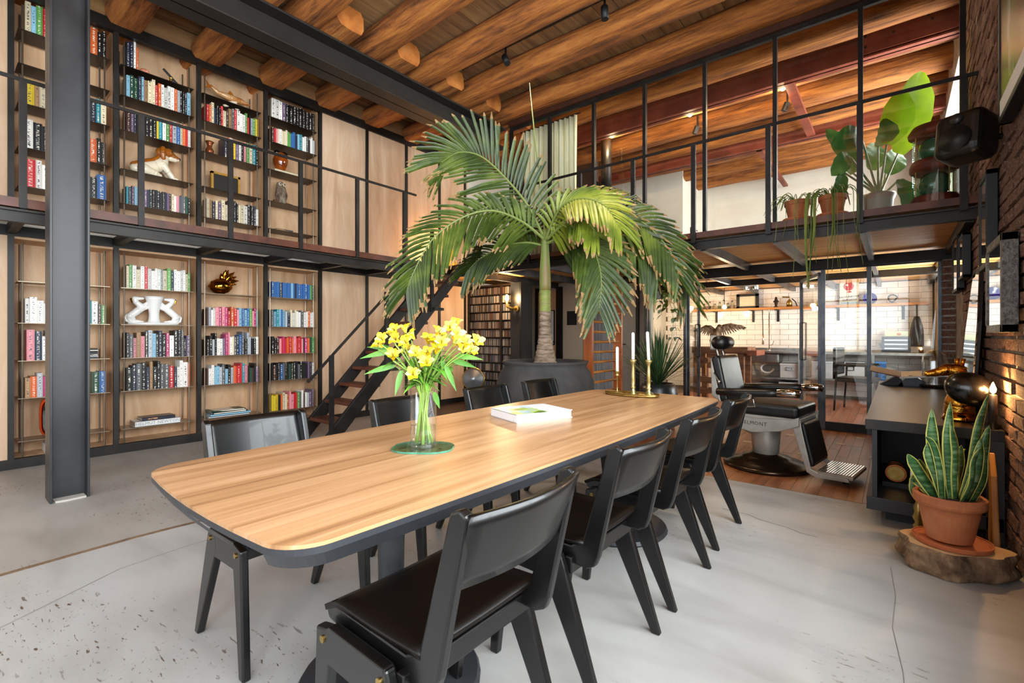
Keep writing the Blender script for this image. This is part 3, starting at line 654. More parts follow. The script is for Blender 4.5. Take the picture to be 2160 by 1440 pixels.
for i, (_, bay, up, sh, n_, c, l, sc) in enumerate(BOOKS):
    if i < 296:
        o = link('book', bookme, None, loc=l, scale=sc, m=CM[c])
        tag(o, '%s book, %s from left on the %s shelf of the %s %s bookcase bay' % (BC[c][0], GW[n_], FW[sh], OW[bay], ['lower', 'upper'][up]), 'book', 'books on the %s shelf of the %s %s bay' % (FW[sh], OW[bay], ['lower', 'upper'][up]))
    else:
        far.mat(cn.index(c)).box(l[0]-sc[0]/2, l[0]+sc[0]/2, l[1]-sc[1]/2, l[1]+sc[1]/2, l[2]-sc[2]/2, l[2]+sc[2]/2)
print('BOOKS', len(BOOKS))
tag(far.build('slim_books', [plain('slim_cover_'+k, BC[k][1], .45) for k in cn]), 'slim small books filling the gaps on the bookcase shelves', 'books', kind='stuff')
def slab(label, x0, x1, y0, y1, z, t, col, cat='book', group=None, name='book'):
    r = thing(name, label, cat, ((x0+x1)/2, (y0+y1)/2, z), 0, group)
    MB().box(x0, x1, y0, y1, z, z+.003).box(x0, x1, y0, y1, z+t-.003, z+t).box(x1-.003, x1, y0, y1, z, z+t).build('cover', CM[col] if isinstance(col, str) else col, r)
    MB().box(x0+.004, x1-.004, y0+.004, y1-.004, z+.003, z+t-.003).build('page_block', page, r); return r
wcov = plain('white_jacket', '#e6e4e2', .35); ncov = plain('navy_jacket', '#262a36', .35)
b1 = slab('large white book with grey capitals lying on the bottom shelf of the second lower bay', -6.2, -5.99, 1.33, 1.72, .2255, .055, wcov)
lettering('spine_title', 'HELMUT NEWTON', plain('grey_print', '#8d949c', .5), b1, (.1055, 0, .0275), (PI/2, 0, PI/2))
b2 = slab('dark navy book lying on top of the large white lettered book', -6.19, -6.01, 1.39, 1.68, .281, .03, ncov)
MB().box(-6.012, -6.0095, 1.435, 1.525, .29, .302).build('spine_print', noisy('orange_print', ['#262a36', '#d9a06a'], 60, .5, pos=[.42, .5]), b2)
zz = .2255
for i, (c, lab, y0, y1, t) in enumerate([('s', 'pale grey book, lowest of the flat pile in the third lower bay', 1.99, 2.42, .018), ('l', 'light blue book second from below in the flat pile, third lower bay', 2.01, 2.44, .022), ('n', 'navy book third from below in the flat pile, third lower bay', 2.03, 2.40, .02), ('v', 'dark green book on top of the flat pile, third lower bay', 2.02, 2.38, .018)]):
    slab(lab, -6.2, -5.99, y0, y1, zz, t, c, group='flat pile of books on the bottom shelf'); zz += t+.0005
zz = .9345
for i in range(7):
    slab('%s disc case in the flat pile beside the column' % ['lowest', 'second', 'third', 'fourth', 'fifth', 'sixth', 'topmost'][i], -6.12, -5.99, .90+.005*(i % 3), 1.04+.004*(i % 2), zz, .014, 'kskgkdk'[i], 'disc case', 'flat pile of disc cases', 'disc_case'); zz += .0145
slab('thin tan book lying alone on the bottom shelf of the fourth upper bay', -6.2, -5.99, 2.74, 2.95, 2.4775, .02, 'a')
# --- keepsakes
def gl(n, c, r=.12): return plain(n, c, r, 0, coat=.6)
# orange portable television
tv = thing('portable_television', 'rounded orange vintage television on the bottom shelf behind the column', 'television', (-6.1, .79, .226))
rows = []
for i, (x, s) in enumerate([(-6.22, .55), (-6.16, .9), (-6.06, 1.0), (-6.0, .98), (-5.985, .93)]):
    rows.append([(x, .79+s*.15*(abs(math.cos(a))**.45)*(1 if math.cos(a) > 0 else -1), .226+.185+s*.18*(abs(math.sin(a))**.45)*(1 if math.sin(a) > 0 else -1)) for a in [2*PI*j/28 for j in range(28)]])
mb = MB(); mb.sheet(rows, True); mb.add(rows[0], [tuple(range(28))]); mb.build('shell', gl('orange_plastic', '#d2481b'), tv, smooth=True)
mb = MB(); rr2 = [[(-5.985, .79+s*.13*(abs(math.cos(a))**.5)*(1 if math.cos(a) > 0 else -1), .411+s*.156*(abs(math.sin(a))**.5)*(1 if math.sin(a) > 0 else -1)) for a in [2*PI*j/28 for j in range(28)]] for s in (1, .7, .3, .01)]
for i, r in enumerate(rr2): rr2[i] = [(p[0]+.002+.012*(i/3)**.5, p[1], p[2]) for p in r]
mb.sheet(rr2, True); mb.build('screen', plain('dark_screen', '#0c0d14', .08, coat=1), tv, smooth=True)
o = thing('white_box', 'white box under the orange television', 'box', (-6.05, .78, .0855)); MB().box(-6.2, -5.99, .68, .9, .0855, .16).build('carton', white_p, o, bev=.003); MB().box(-6.2, -5.992, .675, .905, .16, .167).build('lid', white_p, o)
# spaniel figurine on upper bay 2, fourth shelf
sk = lambda name, pts, edges, mat_, parent, off, sub=2: skinned(name, pts, edges, mat_, parent, off, sub)
def skinned(name, pts, edges, m, parent, sub=2, root=0):
    mb = MB(); rad = [(p[3]+(p[4] if len(p) > 4 else p[3]))/2 for p in pts]
    for a_, b_ in edges:
        A, B2 = V(pts[a_][:3]), V(pts[b_][:3]); mb.tube([A.lerp(B2, i/6) for i in range(7)], [rad[a_]+(rad[b_]-rad[a_])*(3*(i/6)**2-2*(i/6)**3) for i in range(7)], 14)
    for p, r_ in zip(pts, rad): mb.ball(p[:3], r_, n=14, m=10)
    return mb.build(name, m, parent, smooth=True, world=False)
dogw = noisy('spaniel_glaze', ['#e7d8bd', '#eee2c9'], 3, .25, coat=.4); dogb = noisy('spaniel_brown', ['#8a4a16', '#b3691f'], 4, .25, coat=.4)
dg = thing('dog_figurine', 'glazed tan and white sitting spaniel figurine on the upper shelf', 'figurine', (-6.09, 1.5, 2.8205)); dg.scale = (1.12, 1.12, 1.12)
skinned('body', [(0, -.13, .055, .045), (0, -.06, .075, .06), (0, .03, .115, .058), (0, .075, .165, .05), (0, .09, .21, .04)], [(0, 1), (1, 2), (2, 3), (3, 4)], dogw, dg)
skinned('back_coat', [(0, -.14, .085, .03), (0, -.06, .118, .04), (0, .02, .16, .035), (0, .06, .21, .03)], [(0, 1), (1, 2), (2, 3)], dogb, dg)
skinned('head', [(0, .07, .255, .05), (0, .12, .265, .048), (0, .155, .245, .032), (0, .19, .235, .022)], [(0, 1), (1, 2), (2, 3)], dogb, dg)
skinned('muzzle', [(0, .14, .222, .028), (0, .175, .218, .024), (0, .2, .222, .016)], [(0, 1), (1, 2)], dogw, dg)
for s in (-1, 1):
    skinned('ear', [(.045*s, .07, .285, .014, .03), (.058*s, .065, .24, .014, .036), (.055*s, .07, .195, .012, .026)], [(0, 1), (1, 2)], dogb, dg)
    skinned('foreleg', [(.03*s, .07, .14, .034), (.032*s, .12, .07, .026), (.034*s, .155, .02, .024), (.034*s, .18, .016, .02)], [(0, 1), (1, 2), (2, 3)], dogw, dg)
    skinned('hind_leg', [(.05*s, -.08, .05, .05), (.055*s, 0, .03, .035), (.05*s, .04, .018, .022)], [(0, 1), (1, 2)], dogw, dg)
    MB().ball((.036*s, .142, .275), .009).build('eye', black_lac, dg, world=False, smooth=True)
MB().ball((0, .213, .232), .012).build('nose', black_lac, dg, world=False, smooth=True)
# trout figurine
ft = thing('fish_figurine', 'glazed brown trout figurine on the top shelf of the third upper bay', 'figurine', (-6.1, 2.25, 3.8555))
skinned('body', [(0, -.2, .16, .012, .02), (0, -.13, .115, .02, .03), (0, 0, .105, .032, .042), (0, .11, .105, .03, .038), (0, .18, .10, .018, .022), (0, .215, .097, .01)], [(0, 1), (1, 2), (2, 3), (3, 4), (4, 5)], noisy('trout_glaze', ['#d9b27a', '#a55b22', '#6e3413'], 3, .2, coat=.6, stretch=(1, 1, 3)), ft)
MB().prism([(-.2, .15), (-.25, .21), (-.235, .16), (-.26, .12), (-.2, .14)], 'x', -.005, .005).build('tail_fin', dogb, ft, world=False); MB().prism([(-.03, .14), (0, .185), (.03, .16), (.04, .14)], 'x', -.004, .004).build('back_fin', dogb, ft, world=False)
skinned('base_wave', [(0, -.05, .01, .03), (0, .02, .04, .03), (0, .08, .02, .035), (0, .06, .075, .02)], [(0, 1), (1, 2), (1, 3)], dogw, ft)
# small brass instrument, pink shell, copper vase, dome
ins = thing('brass_instrument', 'small brass optical instrument on the top shelf of the second upper bay', 'instrument', (-6.08, 1.66, 3.8555))
MB().lathe([(.05, 0), (.05, .012), (.02, .03), (.012, .07)], 16).build('foot', brass, ins, world=False, smooth=True); MB().tube([(0, -.07, .15), (0, .06, .035)], .012, 10).build('barrel', black_mat, ins, world=False); MB().ball((0, .0, .08), .02).build('pivot', brass, ins, world=False, smooth=True); MB().ball((0, .065, .03), .016).build('eyepiece', black_mat, ins, world=False, smooth=True)
sh = thing('pink_shell', 'small pink spiral shell on the top shelf of the second upper bay', 'shell', (-6.08, 1.43, 3.8555)); sm = plain('shell_pink', '#d98a6c', .5)
MB().ball((0, 0, .04), .035, .045, .04).build('whorl', sm, sh, world=False, smooth=True); MB().ball((.02, .01, .045), .022).build('spire', sm, sh, world=False, smooth=True); MB().lathe([(.03, 0), (.025, .012)], 12).build('base', sm, sh, world=False)
cv = thing('copper_vase', 'small flared copper vase on the third shelf of the third upper bay', 'vase', (-6.05, 2.02, 3.2075))
MB().lathe([(.02, 0), (.04, .02), (.042, .05), (.022, .09), (.03, .125), (.045, .145)], 20).build('body', plain('copper_glaze', '#8a4a28', .3, .5), cv, world=False, smooth=True); MB().lathe([(.046, .143), (.04, .15), (.028, .13)], 20, cap=False).build('rim', dogb, cv, world=False, smooth=True)
pf_ = thing('picture_frame', 'small dark picture in a gold frame standing on the upper shelf', 'picture', (-6.1, 2.2, 2.8205))
MB().box(-.02, .0, -.13, .14, .0, .2).build('picture', plain('dark_painting', '#191512', .4), pf_, world=False); g_ = MB(); g_.box(-.03, .012, -.15, -.125, 0, .225).box(-.03, .012, .135, .16, 0, .225).box(-.03, .012, -.15, .16, .2, .225).box(-.03, .012, -.15, .16, 0, .012); g_.build('frame', noisy('gilt', ['#b98a36', '#d9b15c'], 9, .35, .8), pf_, world=False)
av = thing('amber_vase', 'shiny amber and black pear-shaped ceramic vase on the upper shelf', 'vase', (-6.1, 2.84, 3.24))
MB().lathe([(.035, 0), (.055, .03), (.085, .10), (.092, .15), (.075, .20), (.05, .22), (.055, .235)], 22).build('body', noisy('amber_glaze', ['#2a1408', '#8a3d0c', '#b55a14'], 5, .12, coat=.8, stretch=(1, 1, 2)), av, world=False, smooth=True)
for y in (-.045, .05): MB().ball((0, y, .235), .035, .04, .035).build('handle_knob', black_lac, av, world=False, smooth=True)
slab('thin pale book lying under the amber vase', -6.2, -5.99, 2.72, 3.02, 3.2075, .03, 'c')
ow = thing('owl_figurine', 'brown speckled owl figurine perched on a log on the upper shelf', 'figurine', (-6.1, 2.85, 2.8205))
skinned('body', [(0, 0, .06, .06), (0, 0, .13, .075), (0, -.005, .2, .06), (0, -.01, .25, .05)], [(0, 1), (1, 2), (2, 3)], noisy('owl_feathers', ['#3a2c22', '#6f5d4c', '#a3947f'], 22, .7, bump=.5, stretch=(1, 1, .5)), ow)
MB().tube([(0, -.1, .03), (.01, 0, .025), (0, .14, .02)], [.025, .03, .02], 10).build('perch', noisy('perch_bark', ['#4a2f1c', '#7a5532'], 9, .8), ow, world=False)
for y in (-.03, .02): MB().lathe([(.024, 0), (.024, .006), (.009, .012)], 14, (.048, y-.005, .255), ax='x').build('eye_disc', plain('owl_face', '#b9aa92', .6), ow, world=False); MB().ball((.062, y-.005, .255), .008).build('eye', black_lac, ow, world=False)
MB().tube([(.05, -.01, .245), (.065, -.01, .225)], [.008, .002], 6).build('beak', brass, ow, world=False)
# white porcelain with two rearing horses
ph = thing('porcelain_horses', 'white porcelain vase flanked by two rearing horses with gilt manes', 'sculpture', (-6.1, 1.515, 1.2685)); pw_ = gl('white_porcelain', '#eceae6', .08)
MB().lathe([(.06, .02), (.05, .06), (.045, .11), (.05, .16), (.06, .21), (.075, .27), (.09, .30), (.08, .29), (.03, .24)], 20).build('vase', pw_, ph, world=False, smooth=True)
MB().ball((0, 0, .012), .07, .24, .022).build('base', pw_, ph, world=False, smooth=True)
for s in (-1, 1):
    skinned('horse', [(0, .2*s, .09, .035), (.0, .13*s, .155, .036), (0, .1*s, .18, .034), (0, .155*s, .235, .024), (0, .165*s, .27, .024), (0, .10*s, .275, .014), (0, .165*s, .04, .018), (0, .10*s, .03, .014), (0, .03*s, .185, .012), (.01, .06*s, .235, .012), (0, .21*s, .05, .02), (0, .15*s, .022, .015)], [(0, 1), (1, 2), (2, 3), (3, 4), (4, 5), (0, 10), (10, 11), (2, 8), (2, 9), (0, 6), (6, 7)], pw_, ph)
    MB().tube([(0, .17*s, .28), (0, .195*s, .265), (0, .185*s, .225)], [.006, .012, .005], 8).build('mane', gold, ph, world=False)
    MB().tube([(0, .225*s, .11), (0, .245*s, .08), (0, .235*s, .04), (0, .2*s, .02)], [.006, .01, .01, .006], 8).build('tail', pw_, ph, world=False, smooth=True)
# gilt pineapple-like leaf sculpture
gp = thing('gilt_sculpture', 'shiny gold ceramic pineapple sculpture on the top shelf of the third lower bay', 'sculpture', (-6.1, 2.17, 1.6355))
mb = MB(); mb.ball((0, 0, 0), .1, .12, .09, 18, 12)
for i, p in enumerate(mb.v): k_ = 1+.10*math.sin(p.y*70)*math.sin(p.z*70+p.x*50); mb.v[i] = V((p.x*k_, p.y*k_-.02, p.z*k_+.095))
mb.build('fruit', gold, gp, world=False, smooth=True)
for (a, ln, t) in [(-.5, .14, 0), (-.15, .17, .2), (.15, .18, -.2), (.45, .17, .1), (.8, .15, -.1), (1.15, .13, .15), (1.5, .1, 0), (-.9, .1, .1)]:
    d = V((t, math.sin(a), math.cos(a))); rows = []
    for i in range(6):
        f = i/5; c = V((0, .02, .14))+d*ln*f+V((0, .03*f*f, -.02*f*f)); wv = .028*math.sin(PI*min(1, .15+f*.85)); sd = V((.3, math.cos(a), -math.sin(a))).normalized()
        rows.append([c-sd*wv, c+V((.012, 0, 0)), c+sd*wv])
    MB().sheet(rows).build('leaf', gold, gp, world=False, smooth=True, solid=.006)
# ================================================================== FAR LEFT CORNER UNDER THE MEZZANINE
cdw = noisy('dark_shelf_wood', ['#17100c', '#261a13'], 5, .5)
cds = thing('disc_shelving', 'tall dark shelving packed with rows of disc cases beyond the stair', 'shelving', (-5.4, 6.14, 0))
rowz = [2.0, 1.865, 1.72, 1.575, 1.43, 1.285, 1.14, .99, .85, .71, .56, .41, .26, .11]
for z in rowz[1:]: MB().box(-5.93, -4.94, 6.1, 6.24, z-.012, z).build('shelf_board', cdw, cds)
MB().box(-5.93, -4.94, 6.24, 6.26, 0, 2.03).build('back_board', cdw, cds); MB().box(-5.94, -4.94, 6.1, 6.24, 2.0, 2.03).build('top_board', cdw, cds)
for x in (-5.935, -5.18, -4.945): MB().box(x-.014, x+.014, 6.09, 6.25, 0, 2.01).build('upright', cdw, cds)
cdcol = ['#8f867a', '#6e6355', '#4a3a30', '#a39a8c', '#352c27', '#5b5560', '#3f4a54', '#7a6a58', '#1f1c1b', '#958a76', '#5a3a30', '#2c3d4e']
cdm = [plain('disc_case_%d' % i, c, .35) for i, c in enumerate(cdcol)]
cme = MB().box(-.5, .5, -.5, .5, 0, 1).mesh('disc_case', cdm[0]); specs = []; CDN = {}
for i, z in enumerate(rowz[1:]):
    for (a, b_) in ((-5.915, -5.2), (-5.16, -4.965)):
        x = a
        while x < b_-.012:
            w_ = R.choice((.011, .011, .013, .022)); specs.append((x+w_/2, z, w_, R.uniform(.112, .12), R.randrange(12) if i < 6 or R.random() < .6 else R.choice((5, 6, 8, 11, 3)))); x += w_+.0008
for z in set(t[1] for t in specs):
    for i_, t in enumerate(sorted(q for q in specs if q[1] == z)): CDN[t] = (i_+1, rowz.index(z)-1)
fr = MB(); k = 0
cdname = ['pale beige', 'taupe', 'brown', 'light grey', 'dark brown', 'mauve grey', 'blue grey', 'tan', 'black', 'khaki', 'rust brown', 'dark blue']
def nth(n):
    lo = GW[:19]; tn = ['', '', 'twent', 'thirt', 'fort', 'fift', 'sixt', 'sevent', 'eight', 'ninet']
    if n > 100: return 'hundred and '+nth(n-100)
    if n == 100: return 'hundredth'
    return lo[n-1] if n < 20 else (tn[n//10]+('ieth' if n % 10 == 0 else 'y-'+lo[n % 10-1]))
for t_ in sorted(specs, key=lambda t: (-(t[2] > .02), -t[1])):
    x, z, w_, h, c = t_
    if k < 290 and z > .5:
        o = link('disc_case', cme, None, loc=(x, 6.175, z+.0003), scale=(w_, .11, h), m=cdm[c]); tag(o, '%s disc case, %s from left in the %s row of the dark shelving' % (cdname[c], nth(CDN[t_][0]), nth(CDN[t_][1]+1)), 'disc case', 'disc cases in the dark shelving'); k += 1
    else: fr.mat(c).box(x-w_/2, x+w_/2, 6.12, 6.23, z+.0003, z+h)
tag(fr.build('packed_disc_cases', cdm), 'closely packed disc cases filling the dark shelves', 'disc cases', kind='stuff')
# grey steel-clad pillar with brass wall lamp
pil = struct('pillar_steel', MB().box(-4.93, -4.74, 6.05, 6.35, 0, 2.03), noisy('gunmetal_panel', ['#26292d', '#34373b'], 2, .4, .3), label='dark grey clad pillar beside the disc shelving')
MB().box(-4.735, -4.715, 6.05, 6.36, 0, 2.03).build('edge_strip', steel, pil)
wl = thing('brass_wall_lamp', 'brass pipe wall lamp with bare bulb on the dark pillar', 'lamp', (-4.86, 6.0, 1.62))
MB().tube([(-4.8, 6.045, 1.60), (-4.83, 5.96, 1.60), (-4.9, 5.93, 1.63), (-4.9, 5.92, 1.72)], .022, 12).build('pipe_arm', brass, wl, smooth=True)
MB().lathe([(.05, 0), (.05, .015)], 18, (-4.8, 6.03, 1.6), ax='y').build('wall_plate', brass, wl); MB().lathe([(.018, 1.72), (.034, 1.76), (.03, 1.8), (.012, 1.825)], 14, (-4.9, 5.92, 0)).build('bulb', bulb_m, wl, smooth=True)
def point(name, loc, watts, col=(1, .72, .4), r=.03):
    l = bpy.data.lights.new(name, 'POINT'); l.energy = watts; l.color = col; l.shadow_soft_size = r; o = bpy.data.objects.new(name, l); COL.objects.link(o); o.location = loc; return o
point('wall_lamp_light', (-4.9, 5.86, 1.78), 14)
# back wall of the passage with doors
bw = struct('wall_passage', MB().box(-5.93, -3.05, 7.3, 7.4, 0, 2.12), grey_wall, label='pale wall with doors in the passage behind the palm')
dr = MB().box(-5.25, -4.83, 7.27, 7.3, 0, 1.98); d1 = struct('door_1', dr, ply, label='light wooden door with a framed picture beyond the palm trunk')
MB().tube([(-4.86, 7.26, 1.05), (-4.86, 7.22, 1.05), (-4.95, 7.22, 1.05)], .008, 8).build('door_handle', black_mat, d1)
for (x0, x1) in ((-5.3, -5.25), (-4.83, -4.72)): MB().box(x0, x1, 7.24, 7.3, 0, 2.05).build('door_post', steel, d1)
pc = thing('framed_picture', 'framed landscape picture hung on the wooden door', 'picture', (-5.02, 7.26, 1.3)); MB().box(-5.19, -4.88, 7.255, 7.268, 1.0, 1.62).build('mat_board', white_p, pc); f_ = MB()
for (a, b_, c, d) in ((-5.2, -5.185, .99, 1.63), (-4.885, -4.87, .99, 1.63)): f_.box(a, b_, 7.245, 7.268, c, d)
f_.box(-5.2, -4.87, 7.245, 7.268, .99, 1.005).box(-5.2, -4.87, 7.245, 7.268, 1.615, 1.63); f_.build('frame', black_mat, pc); MB().box(-5.12, -4.95, 7.25, 7.256, 1.14, 1.5).build('photograph', noisy('blue_green_photo', ['#0d1a20', '#274b52', '#6c8a80'], 9, .3), pc)
kh = thing('key_hook', 'bunch of keys hanging on a hook at the wooden door', 'keys', (-4.86, 7.24, .95))
MB().tube([(-4.9, 7.262, 1.0), (-4.9, 7.235, 1.0), (-4.9, 7.235, .985)], .005, 6).build('hook', brass, kh); MB().tube([(-4.9, 7.235, .99), (-4.915, 7.235, .95), (-4.905, 7.235, .87)], .012, 6).build('keys', black_mat, kh)
d2 = struct('door_2', MB().box(-4.68, -4.28, 7.26, 7.3, 0, 1.98), noisy('pale_door_paint', ['#b3a68f', '#bfb39d'], 2, .5), label='pale panel door with a small dark window'); MB().box(-4.6, -4.4, 7.25, 7.262, 1.35, 1.6).build('window_pane', black_mat, d2); MB().box(-4.62, -4.38, 7.254, 7.262, 1.27, 1.3).build('door_ledge', grey_wall, d2)
d3 = struct('door_3', MB().box(-3.6, -3.28, 7.25, 7.3, 0, 2.0), noisy('grey_door_paint', ['#8d8b84', '#9c9a93'], 2, .5), label='grey door with a black lever handle')
MB().tube([(-3.55, 7.25, 1.02), (-3.55, 7.2, 1.02), (-3.44, 7.2, 1.02)], .01, 8).build('lever_handle', black_mat, d3); MB().lathe([(.02, 0), (.02, .008)], 12, (-3.55, 7.24, .94), ax='y').build('keyhole_plate', black_mat, d3)
for x in (-3.62, -3.26): MB().box(x-.02, x+.02, 7.235, 7.3, 0, 2.05).build('door_post', steel, d3)
# grey curtain seen through the wall bars
def curtain(name, label, x0, x1, y, z0, z1, m, amp=.03, nf=9, tilt=None):
    rows = []; n = nf*8
    for i in range(9):
        z = z0+(z1-z0)*i/8; f = i/8
        rows.append([(x0+(x1-x0)*j/n+.008*math.sin(j*.9+f*2), y+amp*(.6+.4*(1-f))*math.sin(2*PI*j/8+.4*math.sin(f*3+j*.05)), z) for j in range(n+1)])
    r = thing(name, label, 'curtain', ((x0+x1)/2, y, z0)); MB().sheet(rows).build('cloth', m, r, smooth=True, solid=.004)
    MB().tube([(x0-.05, y, z1+.01), (x1+.05, y, z1+.01)], .01, 8).build('curtain_rail', steel, r); return r
curtain('grey_curtain', 'grey curtain hanging behind the wall bars', -4.15, -3.64, 7.2, .03, 1.95, noisy('grey_cloth', ['#9da2a6', '#c3c5c4'], 3, .8), .025, 7)
# wall bars (gymnastic ladder)
wbz = thing('wall_bars', 'orange varnished wooden wall bars standing under the mezzanine', 'ladder', (-3.0, 5.72, 0))
for y in (5.30, 6.12): MB().box(-3.10, -2.975, y-.022, y+.022, 0, 1.98).build('side_board', orange_wood, wbz, bev=.004)
for k in range(14):
    MB().tube([(-3.0, 5.32, .17+.1295*k), (-3.0, 6.1, .17+.1295*k)], .017, 10).build('rung', rung_m, wbz, smooth=True)
# gong-like disc leaning at the passage
gd = thing('metal_disc_stand', 'round zinc disc with a thin brass rim on a low stand', 'disc', (-5.25, 5.5, 0))
def disc_at(c, nrm, prof, n=28, cap=True):
    mb = MB(); mb.lathe(prof, n, cap=cap); q = V((0, 0, 1)).rotation_difference(V(nrm)); mb.xf(Matrix.Translation(V(c)) @ q.to_matrix().to_4x4()); return mb
cc = (-5.25, 5.5, .47); nn = (.63, -.77, .12)
disc_at(cc, nn, [(.001, -.03), (.15, -.02), (.17, 0), (.165, .008), (.05, .018), (.04, .03), (.001, .032)]).build('disc', noisy('zinc', ['#8d949b', '#aeb3b8'], 4, .4, .8), gd, smooth=True)
disc_at(cc, nn, [(.166, -.012), (.182, -.008), (.182, .01), (.166, .012)], 28, False).build('rim', brass, gd, smooth=True)
MB().tube([(-5.25, 5.51, .31), (-5.25, 5.52, .02)], .012, 8).build('stem', steel, gd); MB().lathe([(.12, 0), (.12, .012), (.02, .025)], 20, (-5.25, 5.52, 0)).build('stand_foot', steel, gd)
# --- upper landing: dark wall, amber lamp, dark cupboard
struct('wall_landing', MB().box(-5.93, -4.1, 7.4, 7.5, DECK, ZC), noisy('dark_landing_wall', ['#2d1c12', '#4a3020'], 2, .7), label='dark brown wall on the upper landing')
MB().box(XL-.03, XL+.012, 5.99, 6.03, DECK, 4.13).build('post', steel, bk); MB().box(XL-.03, XL+.012, 5.99, 6.03, .085, 2.02).build('post', steel, bk)
cbd = thing('landing_cabinet', 'black cabinet standing on the upper landing behind the palm', 'cabinet', (-5.1, 6.6, DECK)); MB().box(-5.5, -4.75, 6.4, 6.8, DECK, DECK+.75).build('carcass', black_mat, cbd, bev=.005)
for x, kx in ((-5.48, -5.15), (-5.11, -5.08)):
    do_ = MB().box(x, x+.36, 6.385, 6.4, DECK+.03, DECK+.72).build('door', plain('cabinet_door', '#1a1715', .35), cbd); MB().tube([(kx, 6.37, DECK+.35), (kx, 6.37, DECK+.45)], .006, 6).build('knob', brass, do_)
lp = thing('amber_floor_lamp', 'glowing amber lantern on the upper landing by the panel', 'lamp', (-5.62, 5.35, DECK))
MB().lathe([(.07, 0), (.08, .02), (.075, .05)], 16, (-5.62, 5.35, DECK)).build('base', brass, lp); MB().lathe([(.075, .05), (.1, .12), (.1, .25), (.06, .33)], 16, (-5.62, 5.35, DECK), cap=False).build('shade', plain('amber_glass', '#c4671a', .3, emit='#e27618', es=1.2), lp, smooth=True)
cg = MB()
for a in range(8): cg.tube([(-5.62+.104*math.cos(a*PI/4), 5.35+.104*math.sin(a*PI/4), DECK+.05), (-5.62+.104*math.cos(a*PI/4+.5), 5.35+.104*math.sin(a*PI/4+.5), DECK+.3)], .006, 5)
cg.build('lattice', black_mat, lp); point('landing_lamp_light', (-5.62, 5.2, DECK+.3), 10, (1, .55, .2), .06)
bw_ = thing('dark_vase', 'round dark glazed vase on the landing cabinet', 'vase', (-5.0, 6.6, DECK+.75)); MB().lathe([(.05, 0), (.12, .06), (.15, .14), (.12, .22), (.05, .27), (.055, .3)], 20).build('body', plain('dark_glaze', '#11131a', .1, coat=.7), bw_, world=False, smooth=True); MB().lathe([(.055, .295), (.062, .305), (.05, .31)], 20).build('lip', plain('dark_glaze_lip', '#2a2c33', .1), bw_, world=False, smooth=True)
# cream curtain behind the upstairs glass
curtain('cream_curtain', 'long cream curtain hanging behind the upstairs glass wall', -4.2, -3.3, YM+.45, DECK+.02, 4.1, noisy('cream_cloth', ['#dccfa0', '#efe6c2', '#f5efd6'], 3, .85, stretch=(4, 4, .3)), .04, 11)
# dark slanted flue hood behind the curtain
hd = thing('flue_hood', 'dark slanted metal hood behind the cream curtain', 'hood', (-3.1, 6.6, 3.0)); MB().prism([(-3.6, 3.25), (-2.95, 2.95), (-2.95, 3.1), (-3.6, 3.55)], 'y', 6.5, 6.8).build('hood', steel, hd); MB().tube([(-3.5, 6.65, 3.45), (-3.5, 6.65, 4.2)], .08, 14).build('flue_pipe', steel, hd, smooth=True)
# picture on the upstairs white return wall
up = thing('framed_print', 'small framed print on the white upstairs wall', 'picture', (-3.22, 9.9, 3.0)); MB().box(-3.228, -3.205, 9.7, 10.1, 2.7, 3.35).build('frame', black_mat, up); MB().box(-3.204, -3.2, 9.73, 10.07, 2.73, 3.32).build('mat_board', white_p, up); MB().box(-3.2, -3.198, 9.82, 9.98, 2.85, 3.18).build('print', noisy('pale_print', ['#8a97a0', '#cfd3d2'], 6, .4), up)
# low dark sofa back seen over the deck edge
sf = thing('upstairs_sofa', 'low black sofa seen through the upstairs glass', 'sofa', (-1.4, 5.9, DECK)); MB().box(-2.0, -.85, 5.7, 5.9, DECK+.02, DECK+.16).build('backrest', leather, sf, bev=.03, seg=3); MB().box(-2.0, -.85, 5.9, 6.4, DECK+.02, DECK+.1).build('seat', leather, sf, bev=.03); 
for x in (-1.95, -.9): MB().box(x-.03, x+.03, 5.75, 5.85, DECK, DECK+.03).build('foot', steel, sf)
def spline(pts, n):
    P = [pts[0]]+list(pts)+[pts[-1]]; out = []; m = len(pts)-1
    for i in range(n+1):
        t = i/n*m; k = min(int(t), m-1); f = t-k; a, b, c, d = P[k], P[k+1], P[k+2], P[k+3]
        out.append(.5*((2*b)+(c-a)*f+(2*a-5*b+4*c-d)*f*f+(3*b-a-3*c+d)*f**3))
    return out
def leafshape(c, d, ln, wd, up=(0, 0, 1), n=5, droop=.3):
    c = V(c); d = V(d).normalized(); sd = d.cross(V(up)); sd = sd.normalized() if sd.length > .01 else V((1, 0, 0)); rows = []
    for i in range(n+1):
        f = i/n; p = c+d*ln*f+V((0, 0, -droop*ln*f*f)); w_ = wd*math.sin(PI*min(1, .08+.92*f)**.75)*.5 if f < 1 else .0005
        nr = sd.cross(d)*(.18*w_); rows.append([p-sd*w_+nr, p, p+sd*w_+nr])
    return rows
